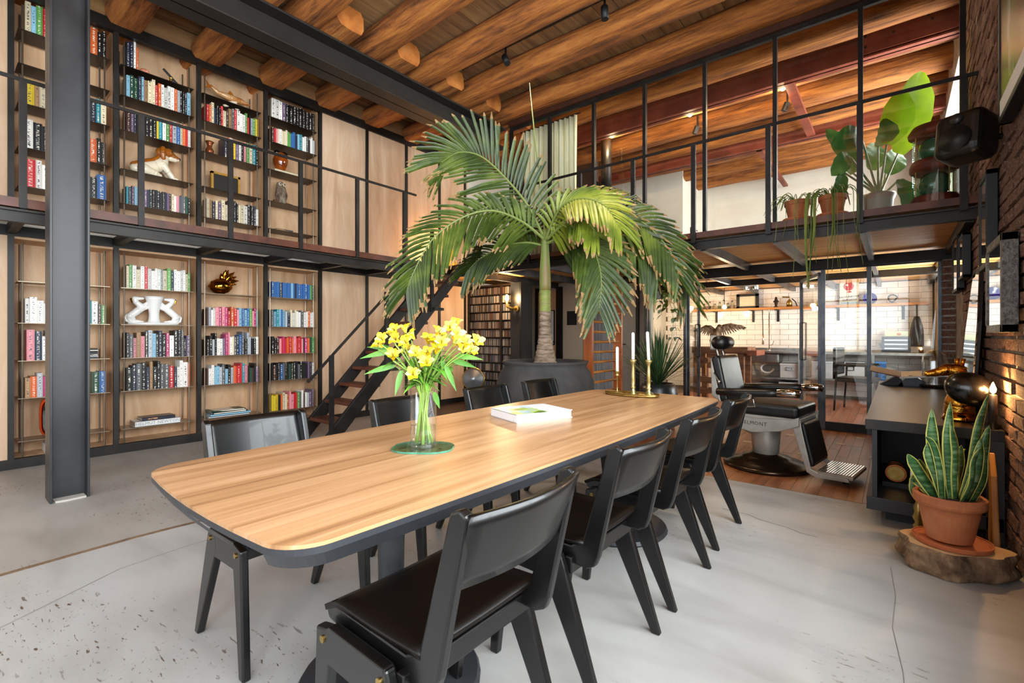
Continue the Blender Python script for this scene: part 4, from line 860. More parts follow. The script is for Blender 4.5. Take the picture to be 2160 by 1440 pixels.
# ================================================================== KITCHEN BEHIND THE GLASS
tw = struct('wall_kitchen', MB().box(-4.2, XR, YK-.02, YK+.05, 0, 2.13), grout, label='white-tiled kitchen wall')
tme = MB().box(-.5, .5, -.5, .5, -.5, .5).mesh('tile', tile_m); th, tl = .098, .298; z = .93; r_ = 0; nt_ = 0; trest = MB()
tl_specs = []
z = .05
while z < 2.1:
    x = XR-.02-(.15 if r_ % 2 else 0)
    if r_ % 2: tl_specs.append((XR-.02-.073, z, .146))
    while x > -4.05:
        l_ = min(tl, x+4.1); tl_specs.append((x-l_/2, z, l_)); x -= tl+.005
    z += th+.005; r_ += 1
for (x, z, l) in sorted(tl_specs, key=lambda t: -(t[1] > .8)):
    if nt_ < 300: link('tile', tme, tw, loc=(x, YK-.022, z+th/2), scale=(l, .014, th)); nt_ += 1
    else: trest.box(x-l/2, x+l/2, YK-.029, YK-.01, z, z+th)
tag(trest.build('tiles_below_counter', tile_m, tw), kind='stuff')
struct('wall_kitchen_left', MB().box(-4.2, -4.1, 7.4, YK, 0, 2.12), grey_wall)
# glass partition with two open door leaves
gp_ = thing('kitchen_partition', 'black steel and glass partition between dining room and kitchen', 'partition', (-1.6, 7.0, 0))
def post(x, y=7.0, z1=2.03, w_=.022): MB().box(x-w_, x+w_, y-.022, y+.022, 0, z1).build('post', steel_blue, gp_, bev=.002)
for x in (-3.0, -2.95, -2.40, -.70, -.245, .38): post(x, w_=.022 if x not in (-2.95,) else .012)
MB().box(-3.0, .39, 6.975, 7.025, 1.97, 2.03).build('head_rail', steel, gp_)
for a, b_ in ((-2.94, -2.42), (-.68, -.26), (-.23, .37)):
    MB().box(a, b_, 6.98, 7.02, .0, .1).build('bottom_rail', steel, gp_); MB().box(a, b_, 6.996, 7.004, .1, 1.97).build('pane', glass, gp_)
def leaf(label, hx, fx, fy):
    r = thing('glass_door_leaf', label, 'door', (hx, 7.02, 0)); a = V((hx, 7.04, 0)); b_ = V((fx, fy, 0)); d = (b_-a)
    MB().bar(a+V((0, 0, .05)), b_+V((0, 0, .05)), .035, .09).build('bottom_rail', steel_blue, r); MB().bar(a+V((0, 0, 1.93)), b_+V((0, 0, 1.93)), .035, .04).build('top_rail', steel_blue, r)
    for f in (.02, .98):
        p = a+d*f; MB().bar(p+V((0, 0, .02)), p+V((0, 0, 1.95)), .035, .04).build('stile', steel_blue, r)
    MB().bar(a+d*.04+V((0, 0, 1.0)), a+d*.96+V((0, 0, 1.0)), .008, 1.83).build('pane', glass, r)
    nrm = V((d.y, -d.x, 0)).normalized()
    for s in (-1, 1):
        q = a+d*.88+nrm*.035*s; MB().tube([q+V((0, 0, .82))-nrm*.03*s, q+V((0, 0, .82)), q+V((0, 0, 1.34)), q+V((0, 0, 1.34))-nrm*.03*s], .011, 8).build('pull_handle', black_mat, r)
leaf('right glass door leaf swung open into the kitchen', -.735, -1.053, 7.87); leaf('left glass door leaf swung open beside the workbench', -2.375, -2.5, 7.93)
# stainless counter run
ct = thing('stainless_sink_unit', 'stainless steel sink table with open frame below', 'sink unit', (-1.9, 10.35, 0))
MB().box(-2.36, -1.36, 10.08, 10.66, .83, .87).build('worktop', inox, ct, bev=.004); MB().box(-2.36, -1.36, 10.64, 10.665, .87, .92).build('splashback', inox, ct)
MB().box(-2.25, -1.72, 10.15, 10.55, .63, .83).build('sink_bowl', inox, ct, bev=.03, seg=3); MB().box(-2.34, -1.38, 10.1, 10.6, .34, .37).build('lower_shelf', inox, ct)
for x in (-2.34, -1.38):
    for y in (10.11, 10.6): MB().box(x-.018, x+.018, y-.018, y+.018, 0, .83).build('leg', inox, ct)
MB().tube([(-1.95+.11*math.cos(t), 10.3, .53+.09*math.sin(t)) for t in [PI*.5+i*PI*1.5/14 for i in range(15)]], .022, 10).build('drain_hose', white_p, ct, smooth=True)
ct2 = thing('steel_worktop', 'long stainless worktop running to the brick corner', 'counter', (-.45, 10.35, 0)); MB().box(-1.34, XR-.03, 10.06, 10.66, .83, .875).build('worktop', inox, ct2, bev=.004)
MB().box(-1.33, XR-.04, 10.2, 10.64, .36, .39).build('lower_shelf', inox, ct2)
for x in (-1.3, -.3, XR-.07): MB().box(x-.018, x+.018, 10.09, 10.126, 0, .83).build('leg', inox, ct2)
bxm = noisy('grey_fibre_box', ['#9aa3ab', '#b0b8be'], 3, .6)
def gbox(x0, x1, z, h, lab, y=10.14):
    r = thing('storage_box', lab, 'box', ((x0+x1)/2, y+.2, z), 0, 'grey storage boxes below the kitchen counter'); bb_ = MB().box(x0, x1, y, y+.42, z, z+h-.03).build('box_body', bxm, r, bev=.006); MB().box(x0-.005, x1+.005, y-.006, y+.426, z+h-.04, z+h).build('lid', bxm, r, bev=.005)
    xc = (x0+x1)/2; f = MB(); f.box(xc-.06, xc+.06, y-.012, y, z+h*.52, z+h*.55).box(xc-.06, xc+.06, y-.012, y, z+h*.72, z+h*.75).box(xc-.06, xc-.05, y-.012, y, z+h*.52, z+h*.75).box(xc+.05, xc+.06, y-.012, y, z+h*.52, z+h*.75); f.build('label_holder', chrome, bb_)
gbox(-1.7, -1.39, .3705, .27, 'grey storage box on the shelf beside the sink bowl'); gbox(-2.1, -1.78, .0, .25, 'grey storage box on the floor under the sink'); gbox(-1.72, -1.41, .0, .29, 'right-hand grey storage box on the floor under the sink')
gbox(-1.2, -.88, .3905, .31, 'grey storage box behind the open glass door', 10.16); gbox(-.82, -.42, .3905, .31, 'wide grey storage box right of the open glass door', 10.16)
gbox(-2.78, -2.42, .34, .4, 'grey storage box left of the sink unit'); st2 = thing('side_table', 'low grey side table carrying a storage box left of the sink', 'table', (-2.6, 10.35, 0)); MB().box(-2.82, -2.4, 10.1, 10.6, .3, .339).build('top', inox, st2)
for x in (-2.8, -2.42):
    for y in (10.12, 10.58): MB().box(x-.015, x+.015, y-.015, y+.015, 0, .3).build('leg', inox, st2)
# pre-rinse tap
tp = thing('spring_tap', 'tall chrome spring tap over the kitchen sink', 'tap', (-1.95, 10.5, .87))
MB().lathe([(.03, 0), (.03, .02), (.015, .04)], 14).build('foot', chrome, tp, world=False); MB().tube([(0, 0, .03), (0, 0, .75), (.0, -.03, .83), (-.05, -.06, .86), (-.11, -.06, .82)], .009, 8).build('riser', chrome, tp, world=False, smooth=True)
MB().tube([(.016*math.cos(i*1.1), .016*math.sin(i*1.1), .3+.5*i/120) for i in range(121)], .004, 5).build('spring', chrome, tp, world=False); MB().tube([(-.11, -.06, .82), (-.1, -.07, .5), (-.1, -.06, .32), (-.09, -.06, .22)], .008, 8).build('hose', black_mat, tp, world=False); MB().tube([(-.1, -.06, .33), (-.1, -.06, .12)], [.014, .02], 10).build('spray_head', chrome, tp, world=False, smooth=True); MB().tube([(0, 0, .1), (.07, -.04, .12), (.09, -.05, .2)], .007, 8).build('lever', chrome, tp, world=False)
# wooden shelf with brackets
ws = thing('kitchen_shelf', 'long oiled wooden shelf on black brackets across the tiled wall', 'shelf', (-1.4, 10.5, 1.69)); MB().box(-3.35, .42, 10.36, YK-.03, 1.675, 1.715).build('board', noisy('oiled_oak', ['#a4642c', '#c58443'], 4, .5, stretch=(.4, 4, 1)), ws)
for x in (-2.99, -2.27, -1.82, -.83, .1): MB().box(x-.02, x+.02, YK-.05, YK-.03, 1.44, 1.675).box(x-.02, x+.02, 10.38, YK-.03, 1.66, 1.675).build('bracket', black_mat, ws)
jg = glassy('jar_glass', (.88, .93, .92), 1.5); ZS = 1.7155
for i, (x, h, r) in enumerate([(-3.2, .13, .035), (-3.08, .17, .03), (-2.98, .12, .04), (-2.88, .15, .032), (-2.8, .2, .028), (-2.72, .12, .04), (-2.64, .17, .03)]):
    j = thing('glass_jar', '%s glass jar from the left on the kitchen shelf' % GW[i], 'jar', (x, 10.5, ZS), 0, 'glass jars on the kitchen shelf'); MB().lathe([(r, 0), (r*1.02, .01), (r, h*.75), (r*.7, h*.85)], 14).build('jar_body', jg, j, world=False, smooth=True); MB().lathe([(r*.75, h*.85), (r*.75, h)], 14).build('lid', chrome, j, world=False)
    MB().lathe([(r*.9, .006), (r*.9, h*.45)], 12).build('contents', plain('jar_fill_%d' % i, ['#5b4630', '#3a2a20', '#8a7a5a', '#4a5a40', '#6b3a2a', '#2a2a2a', '#97846a'][i], .8), j, world=False)
fc = thing('framed_certificate', 'black framed certificate leaning on the kitchen shelf', 'picture', (-2.36, 10.58, ZS)); MB().box(-.2, .2, -.008, .01, .0, .3).build('frame_back', black_mat, fc, world=False); MB().box(-.15, .15, -.012, -.008, .05, .25).build('certificate', noisy('old_paper', ['#bdb697', '#d5cfb4'], 12, .6), fc, world=False)
f_ = MB(); f_.box(-.21, -.15, -.025, .01, 0, .3).box(.15, .21, -.025, .01, 0, .3).box(-.21, .21, -.025, .01, .25, .3).box(-.21, .21, -.025, .01, 0, .05); f_.build('frame', black_mat, fc, world=False)
gr = thing('bronze_figure', 'small dark bronze figure on the kitchen shelf', 'figure', (-1.83, 10.5, ZS)); MB().box(-.035, .035, -.03, .03, 0, .02).build('plinth', black_mat, gr, world=False); skinned('body', [(0, 0, .03, .02), (0, 0, .09, .03), (0, 0, .15, .024), (0, 0, .19, .02), (.04, 0, .11, .012), (-.04, 0, .11, .012)], [(0, 1), (1, 2), (2, 3), (2, 4), (2, 5)], plain('dark_bronze', '#2c2219', .4, .7), gr)
bt = thing('brass_blowtorch', 'old brass blowtorch on the kitchen shelf', 'torch', (-1.6, 10.5, ZS)); MB().lathe([(.05, 0), (.05, .1), (.03, .13), (.015, .15)], 16).build('tank', brass, bt, world=False, smooth=True); MB().tube([(0, 0, .15), (0, 0, .19), (-.12, 0, .2)], .014, 8).build('nozzle', brass, bt, world=False); MB().tube([(.04, 0, .16), (.1, 0, .1), (.13, 0, .01)], .01, 6).build('handle', black_mat, bt, world=False)
ol = thing('oil_lamp_flask', 'round yellow glass flask on the kitchen shelf', 'flask', (-1.12, 10.5, ZS)); MB().lathe([(.03, 0), (.055, .04), (.05, .09), (.02, .12), (.015, .2)], 16).build('bulb_body', plain('yellow_glass', '#a8962a', .1, coat=.5), ol, world=False, smooth=True); MB().lathe([(.05, .0), (.05, .012)], 14).build('foot', black_mat, ol, world=False)
# enamel sign with balloon
sg = thing('enamel_sign', 'cream enamel sign with a red hot-air balloon on the kitchen shelf', 'sign', (-.66, 10.6, ZS)); cream_e = plain('cream_enamel', '#d8d0bd', .3, coat=.4); redp = plain('red_print', '#b5322c', .4); blackp = plain('black_print', '#1d1a1a', .4)
MB().box(-.15, .14, -.006, .006, 0, .44).build('plate', cream_e, sg, world=False, bev=.004); MB().lathe([(.078, 0), (.078, .002)], 26, (-.01, -.009, .345), ax='y').build('balloon', redp, sg, world=False); MB().lathe([(.02, 0), (.02, .001)], 16, (-.035, -.0105, .37), ax='y').build('balloon_highlight', cream_e, sg, world=False)
MB().prism([(-.03, .23), (.03, .23), (.035, .25), (.02, .262), (.01, .25), (0, .268), (-.012, .25), (-.025, .262), (-.035, .25)], 'y', -.009, -.006).build('basket', redp, sg, world=False)
lettering('sign_lettering', 'BALOUNKOVA', blackp, sg, (-.005, -.0085, .155), (PI/2, -.06, 0)); lettering('sign_lettering', 'CUKARNA', blackp, sg, (.005, -.0085, .1), (PI/2, -.06, 0))
b_ = MB(); b_.box(-.13, .12, -.008, -.006, .03, .062); b_.build('blue_band', plain('pale_blue_print', '#8fb6c4', .4), sg, world=False)
pb = thing('purple_bowl', 'shiny purple glass bowl standing on edge on the kitchen shelf', 'bowl', (-.36, 10.52, ZS)); disc_at((0, 0, .105), (.2, -1, .15), [(.001, -.06), (.05, -.05), (.1, -.0), (.105, .01), (.098, .008), (.05, -.03), (.001, -.04)], 26).build('bowl', plain('purple_glass', '#1f1470', .06, coat=.8), pb, world=False, smooth=True); MB().box(-.06, .06, -.03, .04, 0, .006).build('stand', black_mat, pb, world=False)
rs = thing('iron_ram', 'small dark curled iron ornament on the kitchen shelf', 'ornament', (-.05, 10.5, ZS)); MB().tube([(.07*math.cos(t)*(1-t*.08), 0, .09+.06*math.sin(t)) for t in [i*.35 for i in range(18)]], .012, 7).build('curl', plain('wrought_iron', '#4a443c', .5, .8), rs, world=False, smooth=True); MB().box(-.06, .06, -.03, .03, 0, .012).tube([(0, 0, .01), (.06, 0, .09)], .01, 6).build('base', black_mat, rs, world=False)
# toolbox, hanging leather tools, socket, candle
tbx = thing('tool_chest', 'black metal tool chest with silver drawer pulls on the worktop', 'tool chest', (-.0, 10.35, .8755)); MB().box(-.19, .19, -.14, .14, 0, .27).build('chest', plain('black_enamel', '#141417', .3), tbx, world=False, bev=.005)
for z in (.03, .1, .17): dw_ = MB().box(-.165, .165, -.155, -.14, z, z+.055).build('drawer', plain('drawer_black', '#232327', .3), tbx, world=False); MB().box(-.15, .15, -.168, -.155, z+.03, z+.05).build('drawer_pull', chrome, dw_, world=False)
gb = thing('glass_sheet_print', 'pale green printed sheet leaning on the tool chest', 'print', (.02, 10.42, 1.146)); MB().box(-.17, .15, -.003, .003, 0, .09).build('sheet', plain('pale_green_sheet', '#c3cfa5', .4), gb, world=False); MB().ball((.02, -.004, .04), .03, .002, .022).build('orange_motif', plain('orange_motif', '#b8672c', .5), gb, world=False)
ap = thing('hanging_apron', 'dark leather apron hanging from the shelf end', 'apron', (.27, 10.36, .95)); rows = []
for i in range(9):
    f = i/8; rows.append([(.27+(-.09+.18*j/6)*(.35+.65*math.sin(min(1, (1-f)*1.6)*PI*.5)), 10.34+.02*math.sin(j*1.2+f*3), .98+.5*f) for j in range(7)])
MB().sheet(rows).build('leather', leather, ap, smooth=True, solid=.006); MB().tube([(.27, 10.34, 1.48), (.27, 10.35, 1.68)], .012, 6).build('strap', black_mat, ap)
sk_ = thing('wall_socket', 'white wall socket with a black plug on the tiles', 'socket', (-.22, YK-.035, 1.02)); MB().box(-.05, .05, -.01, .004, -.05, .05).build('plate', white_p, sk_, world=False); MB().tube([(0, -.01, 0), (0, -.05, -.01), (.03, -.06, -.08), (.1, -.1, -.12)], .01, 6).build('plug_cable', black_mat, sk_, world=False)
tc_ = thing('tea_candle', 'small lit candle in amber glass beside the tool chest', 'candle', (.32, 10.25, .8755)); MB().lathe([(.03, 0), (.035, .05)], 14).build('holder', plain('amber_cup', '#6a3a12', .15), tc_, world=False, smooth=True); MB().ball((0, 0, .07), .012, .012, .022).build('flame', bulb_m, tc_, world=False)
pd = thing('ceiling_projector', 'small white spot fixture under the kitchen ceiling', 'lamp', (-1.95, 9.0, 1.96)); MB().box(-.1, .1, -.04, .04, .05, .14).build('housing', white_p, pd, world=False, bev=.01); 
for x in (-.07, .07): MB().lathe([(.045, 0), (.05, .05)], 14, (x, 0, .0)).build('reflector', chrome, pd, world=False)
# workbench with vice and buzzard
wbn = thing('joiner_workbench', 'old timber joiner workbench with a wooden screw vice', 'workbench', (-2.3, 8.6, 0)); wbm = noisy('old_timber', ['#4a2f1f', '#7a5237', '#946c4a'], 5, .7, stretch=(.5, 4, 3), bump=.2)
MB().box(-2.75, -1.86, 8.35, 8.9, .86, .97).build('bench_top', wbm, wbn, bev=.006)
for (x, y) in ((-2.68, 8.4), (-1.97, 8.4), (-2.68, 8.85), (-1.97, 8.85)): MB().box(x-.05, x+.05, y-.04, y+.04, 0, .86).build('leg', wbm, wbn, bev=.005)
MB().bar((-2.68, 8.4, .42), (-1.97, 8.4, .36), .06, .1).build('rail', wbm, wbn); MB().bar((-2.68, 8.4, .2), (-1.97, 8.4, .28), .05, .09).build('rail', wbm, wbn); MB().tube([(-2.45, 8.36, .75), (-2.45, 8.1, .75)], .05, 12).build('vice_screw', wbm, wbn); MB().box(-2.6, -2.2, 8.28, 8.34, .62, .86).build('vice_jaw', wbm, wbn); MB().tube([(-2.45, 8.13, .5), (-2.45, 8.13, .86)], .012, 8).build('vice_handle', rung_m, wbn)
MB().box(-1.86, -1.72, 8.3, 8.9, .84, .92).build('end_cap', plain('reddish_wood', '#8a4b32', .5), wbn)
bz = thing('buzzard_mount', 'stuffed buzzard with spread wings on the workbench', 'bird', (-2.42, 8.6, .9705)); fe = noisy('feathers_brown', ['#4b3626', '#8a6d50', '#cfb898'], 18, .85, bump=.4, stretch=(1, 1, .6)); few = noisy('feathers_pale', ['#6b5540', '#bfa98a', '#e6dac4'], 10, .85, stretch=(3, 3, 1), bump=.3)
MB().tube([(0, 0, 0), (0, 0, .12)], [.06, .045], 10).build('wood_stump', wbm, bz, world=False)
bz.scale = (.82, .82, .82)
skinned('body', [(-.03, 0, .18, .04), (0, -.02, .26, .07), (.05, -.03, .36, .06), (.08, -.05, .43, .042), (.12, -.08, .435, .024), (-.1, .0, .13, .035)], [(0, 1), (1, 2), (2, 3), (3, 4), (0, 5)], fe, bz)
dkf = plain('dark_feather', '#3a2a1e', .8)
for s, bone in ((1, [(.04, .36), (.16, .44), (.3, .47), (.42, .45)]), (-1, [(-.02, .35), (-.1, .42), (-.2, .44), (-.28, .40)])):
    wg = MB().tube([(x, -.03, z) for x, z in bone], [.03, .028, .022, .012], 8).build('wing', fe, bz, world=False, smooth=True); bp_ = spline([V((x, -.03, z)) for x, z in bone], 13)
    for i, p in enumerate(bp_):
        f = i/13; d = V((s*(.15+1.1*f*f), .12*(i % 2)-.05, -1+.55*f)); ln = .15+.07*math.sin(PI*f)+(.05 if f > .8 else 0)
        fm_ = MB(); fm_.mat(0).sheet(leafshape(p, d, ln, .05, up=(0, 1, 0), droop=0, n=4)[:4]); fm_.mat(1).sheet(leafshape(p, d, ln, .05, up=(0, 1, 0), droop=0, n=4)[3:])
        link('flight_feather', fm_.mesh('flight_feather', [few, dkf], True), wg)
MB().tube([(.155, -.065, .44), (.175, -.075, .42)], [.012, .003], 6).build('beak', black_mat, bz, world=False)
# second chair in kitchen
kc = thing('studio_chair', 'black studio chair with armrests behind the glass partition', 'chair', (-.45, 8.9, 0), math.radians(-100))
MB().box(-.24, .24, -.24, .24, .46, .53).build('seat', leather, kc, world=False, bev=.02); MB().box(-.22, .22, -.27, -.22, .56, .98).build('backrest', leather, kc, world=False, bev=.02)
for s in (-1, 1):
    MB().box(s*.26-.025, s*.26+.025, -.22, .22, .70, .735).build('armrest', leather, kc, world=False, bev=.01); MB().tube([(s*.26, .18, .72), (s*.26, .2, .02)], .014, 8).build('leg', steel, kc, world=False); MB().tube([(s*.26, -.2, .72), (s*.26, -.24, .02)], .014, 8).build('leg', steel, kc, world=False)
ub = thing('blue_crate', 'blue crate beside the studio chair under the worktop', 'crate', (-.25, 10.2, .3905)); MB().box(-.1, .12, -.05, .2, 0, .32).build('bin', plain('blue_plastic', '#1f5c9e', .4), ub, world=False, bev=.01); MB().box(-.11, .13, -.06, .21, .3, .33).build('rim', plain('blue_plastic_rim', '#2a6db3', .4), ub, world=False)
# trailing pothos on a ceiling shelf inside the kitchen
pt = thing('hanging_pothos', 'trailing pothos plant hanging inside the glass partition', 'plant', (-3.3, 8.3, 1.72)); MB().lathe([(.07, .1), (.1, .22), (.105, .24), (.095, .24)], 16).build('pot', black_mat, pt, world=False, smooth=True); MB().tube([(0, 0, .24), (0, 0, .4)], .004, 5).build('hanger', steel, pt, world=False)
potl = noisy('pothos_green', ['#2f5a22', '#5d8a35'], 4, .4)
for v in range(7):
    a = v*.9; pts = [V((.1*math.cos(a), .1*math.sin(a), .24))]; L_ = R.uniform(.3, .85)
    for i in range(1, 7): pts.append(V((math.cos(a)*(.1+.18*min(1, i/3))+R.uniform(-.03, .03), math.sin(a)*(.1+.12*min(1, i/3)), .26-L_*(i/6)**1.3)))
    st_ = MB().tube(pts, .004, 5).build('vine', potl, pt, world=False); lb = MB()
    for p in pts[1:]:
        for q in range(2): lb.sheet(leafshape(p, (R.uniform(-1, 1), R.uniform(-1, 1), -.4), R.uniform(.08, .13), R.uniform(.06, .09)))
    lo = lb.build('leaves', potl, None, smooth=True); lo.parent = st_
# ================================================================== PLANTS
CR = V((.7771, .6293, 0)); CT = V((.6293, -.7771, 0)); UP = V((0, 0, 1))
pm = thing('potted_palm', 'tall potted palm with arching brown-tipped fronds', 'palm', (-2.99, 4.27, 0)); PB = V((-2.99, 4.27, 0))
MB().lathe([(.28, 0), (.36, .05), (.5, .3), (.535, .52), (.53, .66), (.49, .77), (.445, .82), (.46, .855), (.475, .875), (.46, .885), (.43, .87), (.42, .8), (.42, .79)], 44, PB).build('pot', pot_dark, pm, smooth=True); MB().lathe([(.43, .80), (.3, .83), (.05, .84)], 30, PB).build('soil', soil, pm)
trunk_m = noisy('palm_trunk', ['#4f4236', '#8a7562', '#b09a86'], 9, .85, stretch=(1, 1, 4), bump=.5)
prof = [(.155, .83), (.135, .9), (.11, 1.0), (.098, 1.1), (.09, 1.2), (.086, 1.3), (.083, 1.4)]; rows = []
for i in range(40):
    z = .82+.6*i/39; r = .06+.075*max(0, 1-(z-.82)/.45)**1.5; r += .004*(1 if i % 4 else -1.2); rows.append((r, z))
MB().lathe(rows, 20, PB).build('trunk', trunk_m, pm, smooth=True)
rows = [(.063-.005*(i % 4 == 0), 1.41+.24*i/15) for i in range(16)]
MB().lathe(rows, 18, PB).build('ringed_trunk', noisy('ringed_green', ['#5c6a2e', '#8b9146', '#7d6d4c'], 5, .6, stretch=(1, 1, 6)), pm, smooth=True)
MB().lathe([(.06, 1.64), (.064, 1.72), (.058, 1.9), (.048, 2.05), (.04, 2.2), (.03, 2.32)], 16, PB).build('crownshaft', noisy('crownshaft', ['#4a7334', '#6d8a3f', '#8c5a40'], 2, .5, stretch=(2, 2, .3)), pm, smooth=True)
def frond(pts, k, ln, seed, mats, n=34, dense=1., gdroop=.35):
    rr = random.Random(seed); W = [PB+CR*u+UP*z+CT*w_ for (u, z, w_) in pts]; P = spline([V((p.x, p.y, p.z)) for p in W], 60); mb = MB(); N = (UP*(1-k)+CT*k).normalized()
    for i in range(n):
        f = .1+.9*i/(n-1); q = f*59.9; j = int(q); p = P[j].lerp(P[min(60, j+1)], q-j); T = (P[min(60, j+2)]-P[max(0, j-2)]).normalized(); S = T.cross(N)
        if S.length < .05: S = T.cross(CR)
        S.normalize(); Lf = ln*(.55+.45*math.sin(PI*min(1, .12+f*.85)))*rr.uniform(.88, 1.1)
        for sd in (-1, 1):
            phi = math.radians(22+40*f+rr.uniform(-5, 5)); d = (S*sd*math.cos(phi)+T*math.sin(phi)+N*.12).normalized(); wv = rr.uniform(.03, .044)*(.8 if f > .85 else 1); sv = d.cross(N)
            sv = sv.normalized() if sv.length > .05 else T
            tip = rr.uniform(.82, .97); rws = []; ks = [0, .22, .5, tip, 1.0]
            for t in ks:
                c = p+d*Lf*t-UP*gdroop*Lf*t*t*(1+rr.uniform(-.1, .1)); ww = wv*(.45 if t == 0 else 1.0 if t < .6 else .8 if t < 1 else .22)*.5
                rws.append([c-sv*ww, c+N*ww*-.45, c+sv*ww])
            mb.mat(0); b = len(mb.v)
            mb.sheet(rws[:4]); mb.mat(1); mb.sheet(rws[3:])
    o = mb.build('frond', mats, pm, smooth=True)
    r = MB().tube(P, [.017*(1-.85*i/60) for i in range(61)], 6).mesh('midrib', rachis); r.transform(Matrix.Translation(-PB)); link('midrib', r, o)
GL, LIT = [leaf_g, leaf_tip], [leaf_sunlit, leaf_tip]
frond([(0, 2.2, 0), (-.18, 2.55, .05), (-.42, 2.83, .12), (-.68, 3.04, .2), (-.91, 3.07, .25), (-1.09, 2.95, .3)], .85, .62, 1, GL, 38, gdroop=.22)
frond([(0, 2.2, .02), (-.26, 2.38, .12), (-.57, 2.46, .25), (-.88, 2.36, .35), (-1.17, 2.12, .42), (-1.35, 1.79, .45), (-1.42, 1.6, .45)], .7, .46, 2, GL, 40)
frond([(0, 2.15, -.05), (-.21, 2.2, -.12), (-.47, 2.17, -.2), (-.73, 2.04, -.25), (-.88, 1.9, -.28)], .6, .40, 3, GL, 28)
frond([(0, 2.22, -.05), (.23, 2.6, -.15), (.52, 2.77, -.22), (.83, 2.8, -.28), (1.05, 2.68, -.3), (1.12, 2.48, -.3)], .45, .46, 4, LIT, 36)
frond([(0, 2.2, 0), (.34, 2.34, .08), (.73, 2.30, .15), (1.09, 2.12, .2), (1.38, 1.85, .22), (1.47, 1.62, .22)], .65, .46, 5, GL, 38)
frond([(.02, 2.16, .05), (.24, 2.2, .3), (.42, 2.05, .5), (.5, 1.74, .6), (.48, 1.42, .62)], .95, .44, 6, GL, 34)
frond([(0, 2.2, .04), (.36, 2.4, .25), (.71, 2.24, .4), (.98, 1.98, .48), (1.08, 1.72, .5)], .85, .42, 7, GL, 34)
frond([(0, 2.22, -.02), (.36, 2.53, -.02), (.73, 2.53, -.05), (1.07, 2.34, -.08), (1.27, 2.06, -.1)], .5, .42, 8, LIT, 34)
frond([(0, 2.2, -.05), (-.1, 2.5, -.25), (-.3, 2.62, -.45), (-.55, 2.56, -.6), (-.75, 2.38, -.7)], .5, .42, 9, GL, 30)
frond([(0, 2.2, .05), (.12, 2.45, .3), (.3, 2.5, .55), (.5, 2.38, .75), (.62, 2.15, .85)], .6, .38, 10, LIT, 28)
frond([(0, 2.2, .02), (.3, 2.36, .15), (.62, 2.42, .3), (.95, 2.3, .42), (1.2, 2.0, .5), (1.28, 1.75, .52)], .75, .42, 11, GL, 34)
frond([(0, 2.22, -.08), (.3, 2.62, -.2), (.62, 2.66, -.35), (.95, 2.5, -.45), (1.2, 2.25, -.5)], .4, .42, 12, LIT, 32)
frond([(.02, 2.2, .1), (.2, 2.32, .35), (.34, 2.28, .6), (.44, 2.1, .75)], .7, .36, 13, LIT, 24)
MB().tube([PB+UP*2.25, PB+UP*2.7-CR*.04, PB+UP*3.3-CR*.11, PB+UP*3.93-CR*.17], [.012, .011, .009, .003], 6).build('spear_leaf', plain('spear_green', '#8d9a5a', .5), pm, smooth=True)
# fan-leaved yucca in grey bowl
yu = thing('potted_yucca', 'spiky green yucca in a round dark metal pot by the partition', 'plant', (-2.45, 6.1, 0)); YB = V((-2.45, 6.1, 0))
MB().lathe([(.14, 0), (.2, .03), (.255, .2), (.26, .34), (.23, .47), (.205, .53), (.19, .53), (.2, .46)], 32, YB).build('pot', noisy('grey_zinc_pot', ['#34373a', '#54575a'], 3, .35, .6), yu, smooth=True); MB().lathe([(.2, .46), (.05, .49)], 20, YB).build('soil', soil, yu)
yl = noisy('yucca_green', ['#1f3a25', '#3f6236', '#6a8450'], 3, .45)
for i in range(150):
    a = R.uniform(0, 2*PI); e = R.uniform(.05, 1.2); d = V((math.cos(a)*math.sin(e), math.sin(a)*math.sin(e), math.cos(e))); L_ = R.uniform(.62, .82); c = YB+UP*.5
    sv = d.cross(UP).normalized() if e > .1 else V((1, 0, 0)); rws = []
    for t in (0, .3, .7, 1): p = c+d*L_*t-UP*.1*L_*t*t*math.sin(e); w_ = .009*(1 if t < .8 else .05)*(.6 if t == 0 else 1); rws.append([p-sv*w_, p+sv*w_])
    MB().sheet(rws).build('blade', yl, yu)
# snake plant
sn = thing('snake_plant', 'snake plant with yellow-edged leaves in a terracotta pot', 'plant', (.205, 3.2, .146)); SB = V((.205, 3.2, 0))
MB().lathe([(.088, .147), (.09, .152), (.118, .3), (.12, .315), (.136, .318), (.14, .33), (.14, .362), (.132, .368), (.12, .365), (.118, .335)], 36, SB).build('pot', terra, sn, smooth=False); MB().lathe([(.119, .335), (.04, .35)], 24, SB).build('soil', soil, sn)
sau = thing('plant_saucer', 'orange terracotta saucer under the snake plant pot', 'saucer', (.22, 3.2, .125)); MB().lathe([(.12, .125), (.145, .128), (.152, .146), (.146, .146), (.135, .136), (.09, .134)], 36, (.215, 3.2, 0)).build('dish', terra2, sau, smooth=False); MB().lathe([(.146, .146), (.152, .1465), (.152, .15), (.146, .15)], 36, (.215, 3.2, 0), cap=False).build('rim', terra2, sau)
sg_ = noisy('snake_leaf_green', ['#1d3d24', '#3f6b3a', '#89a377'], 5, .4, stretch=(1.2, 1.2, 9), detail=4, dist=1); sy = plain('snake_leaf_edge', '#cfcf6d', .45)
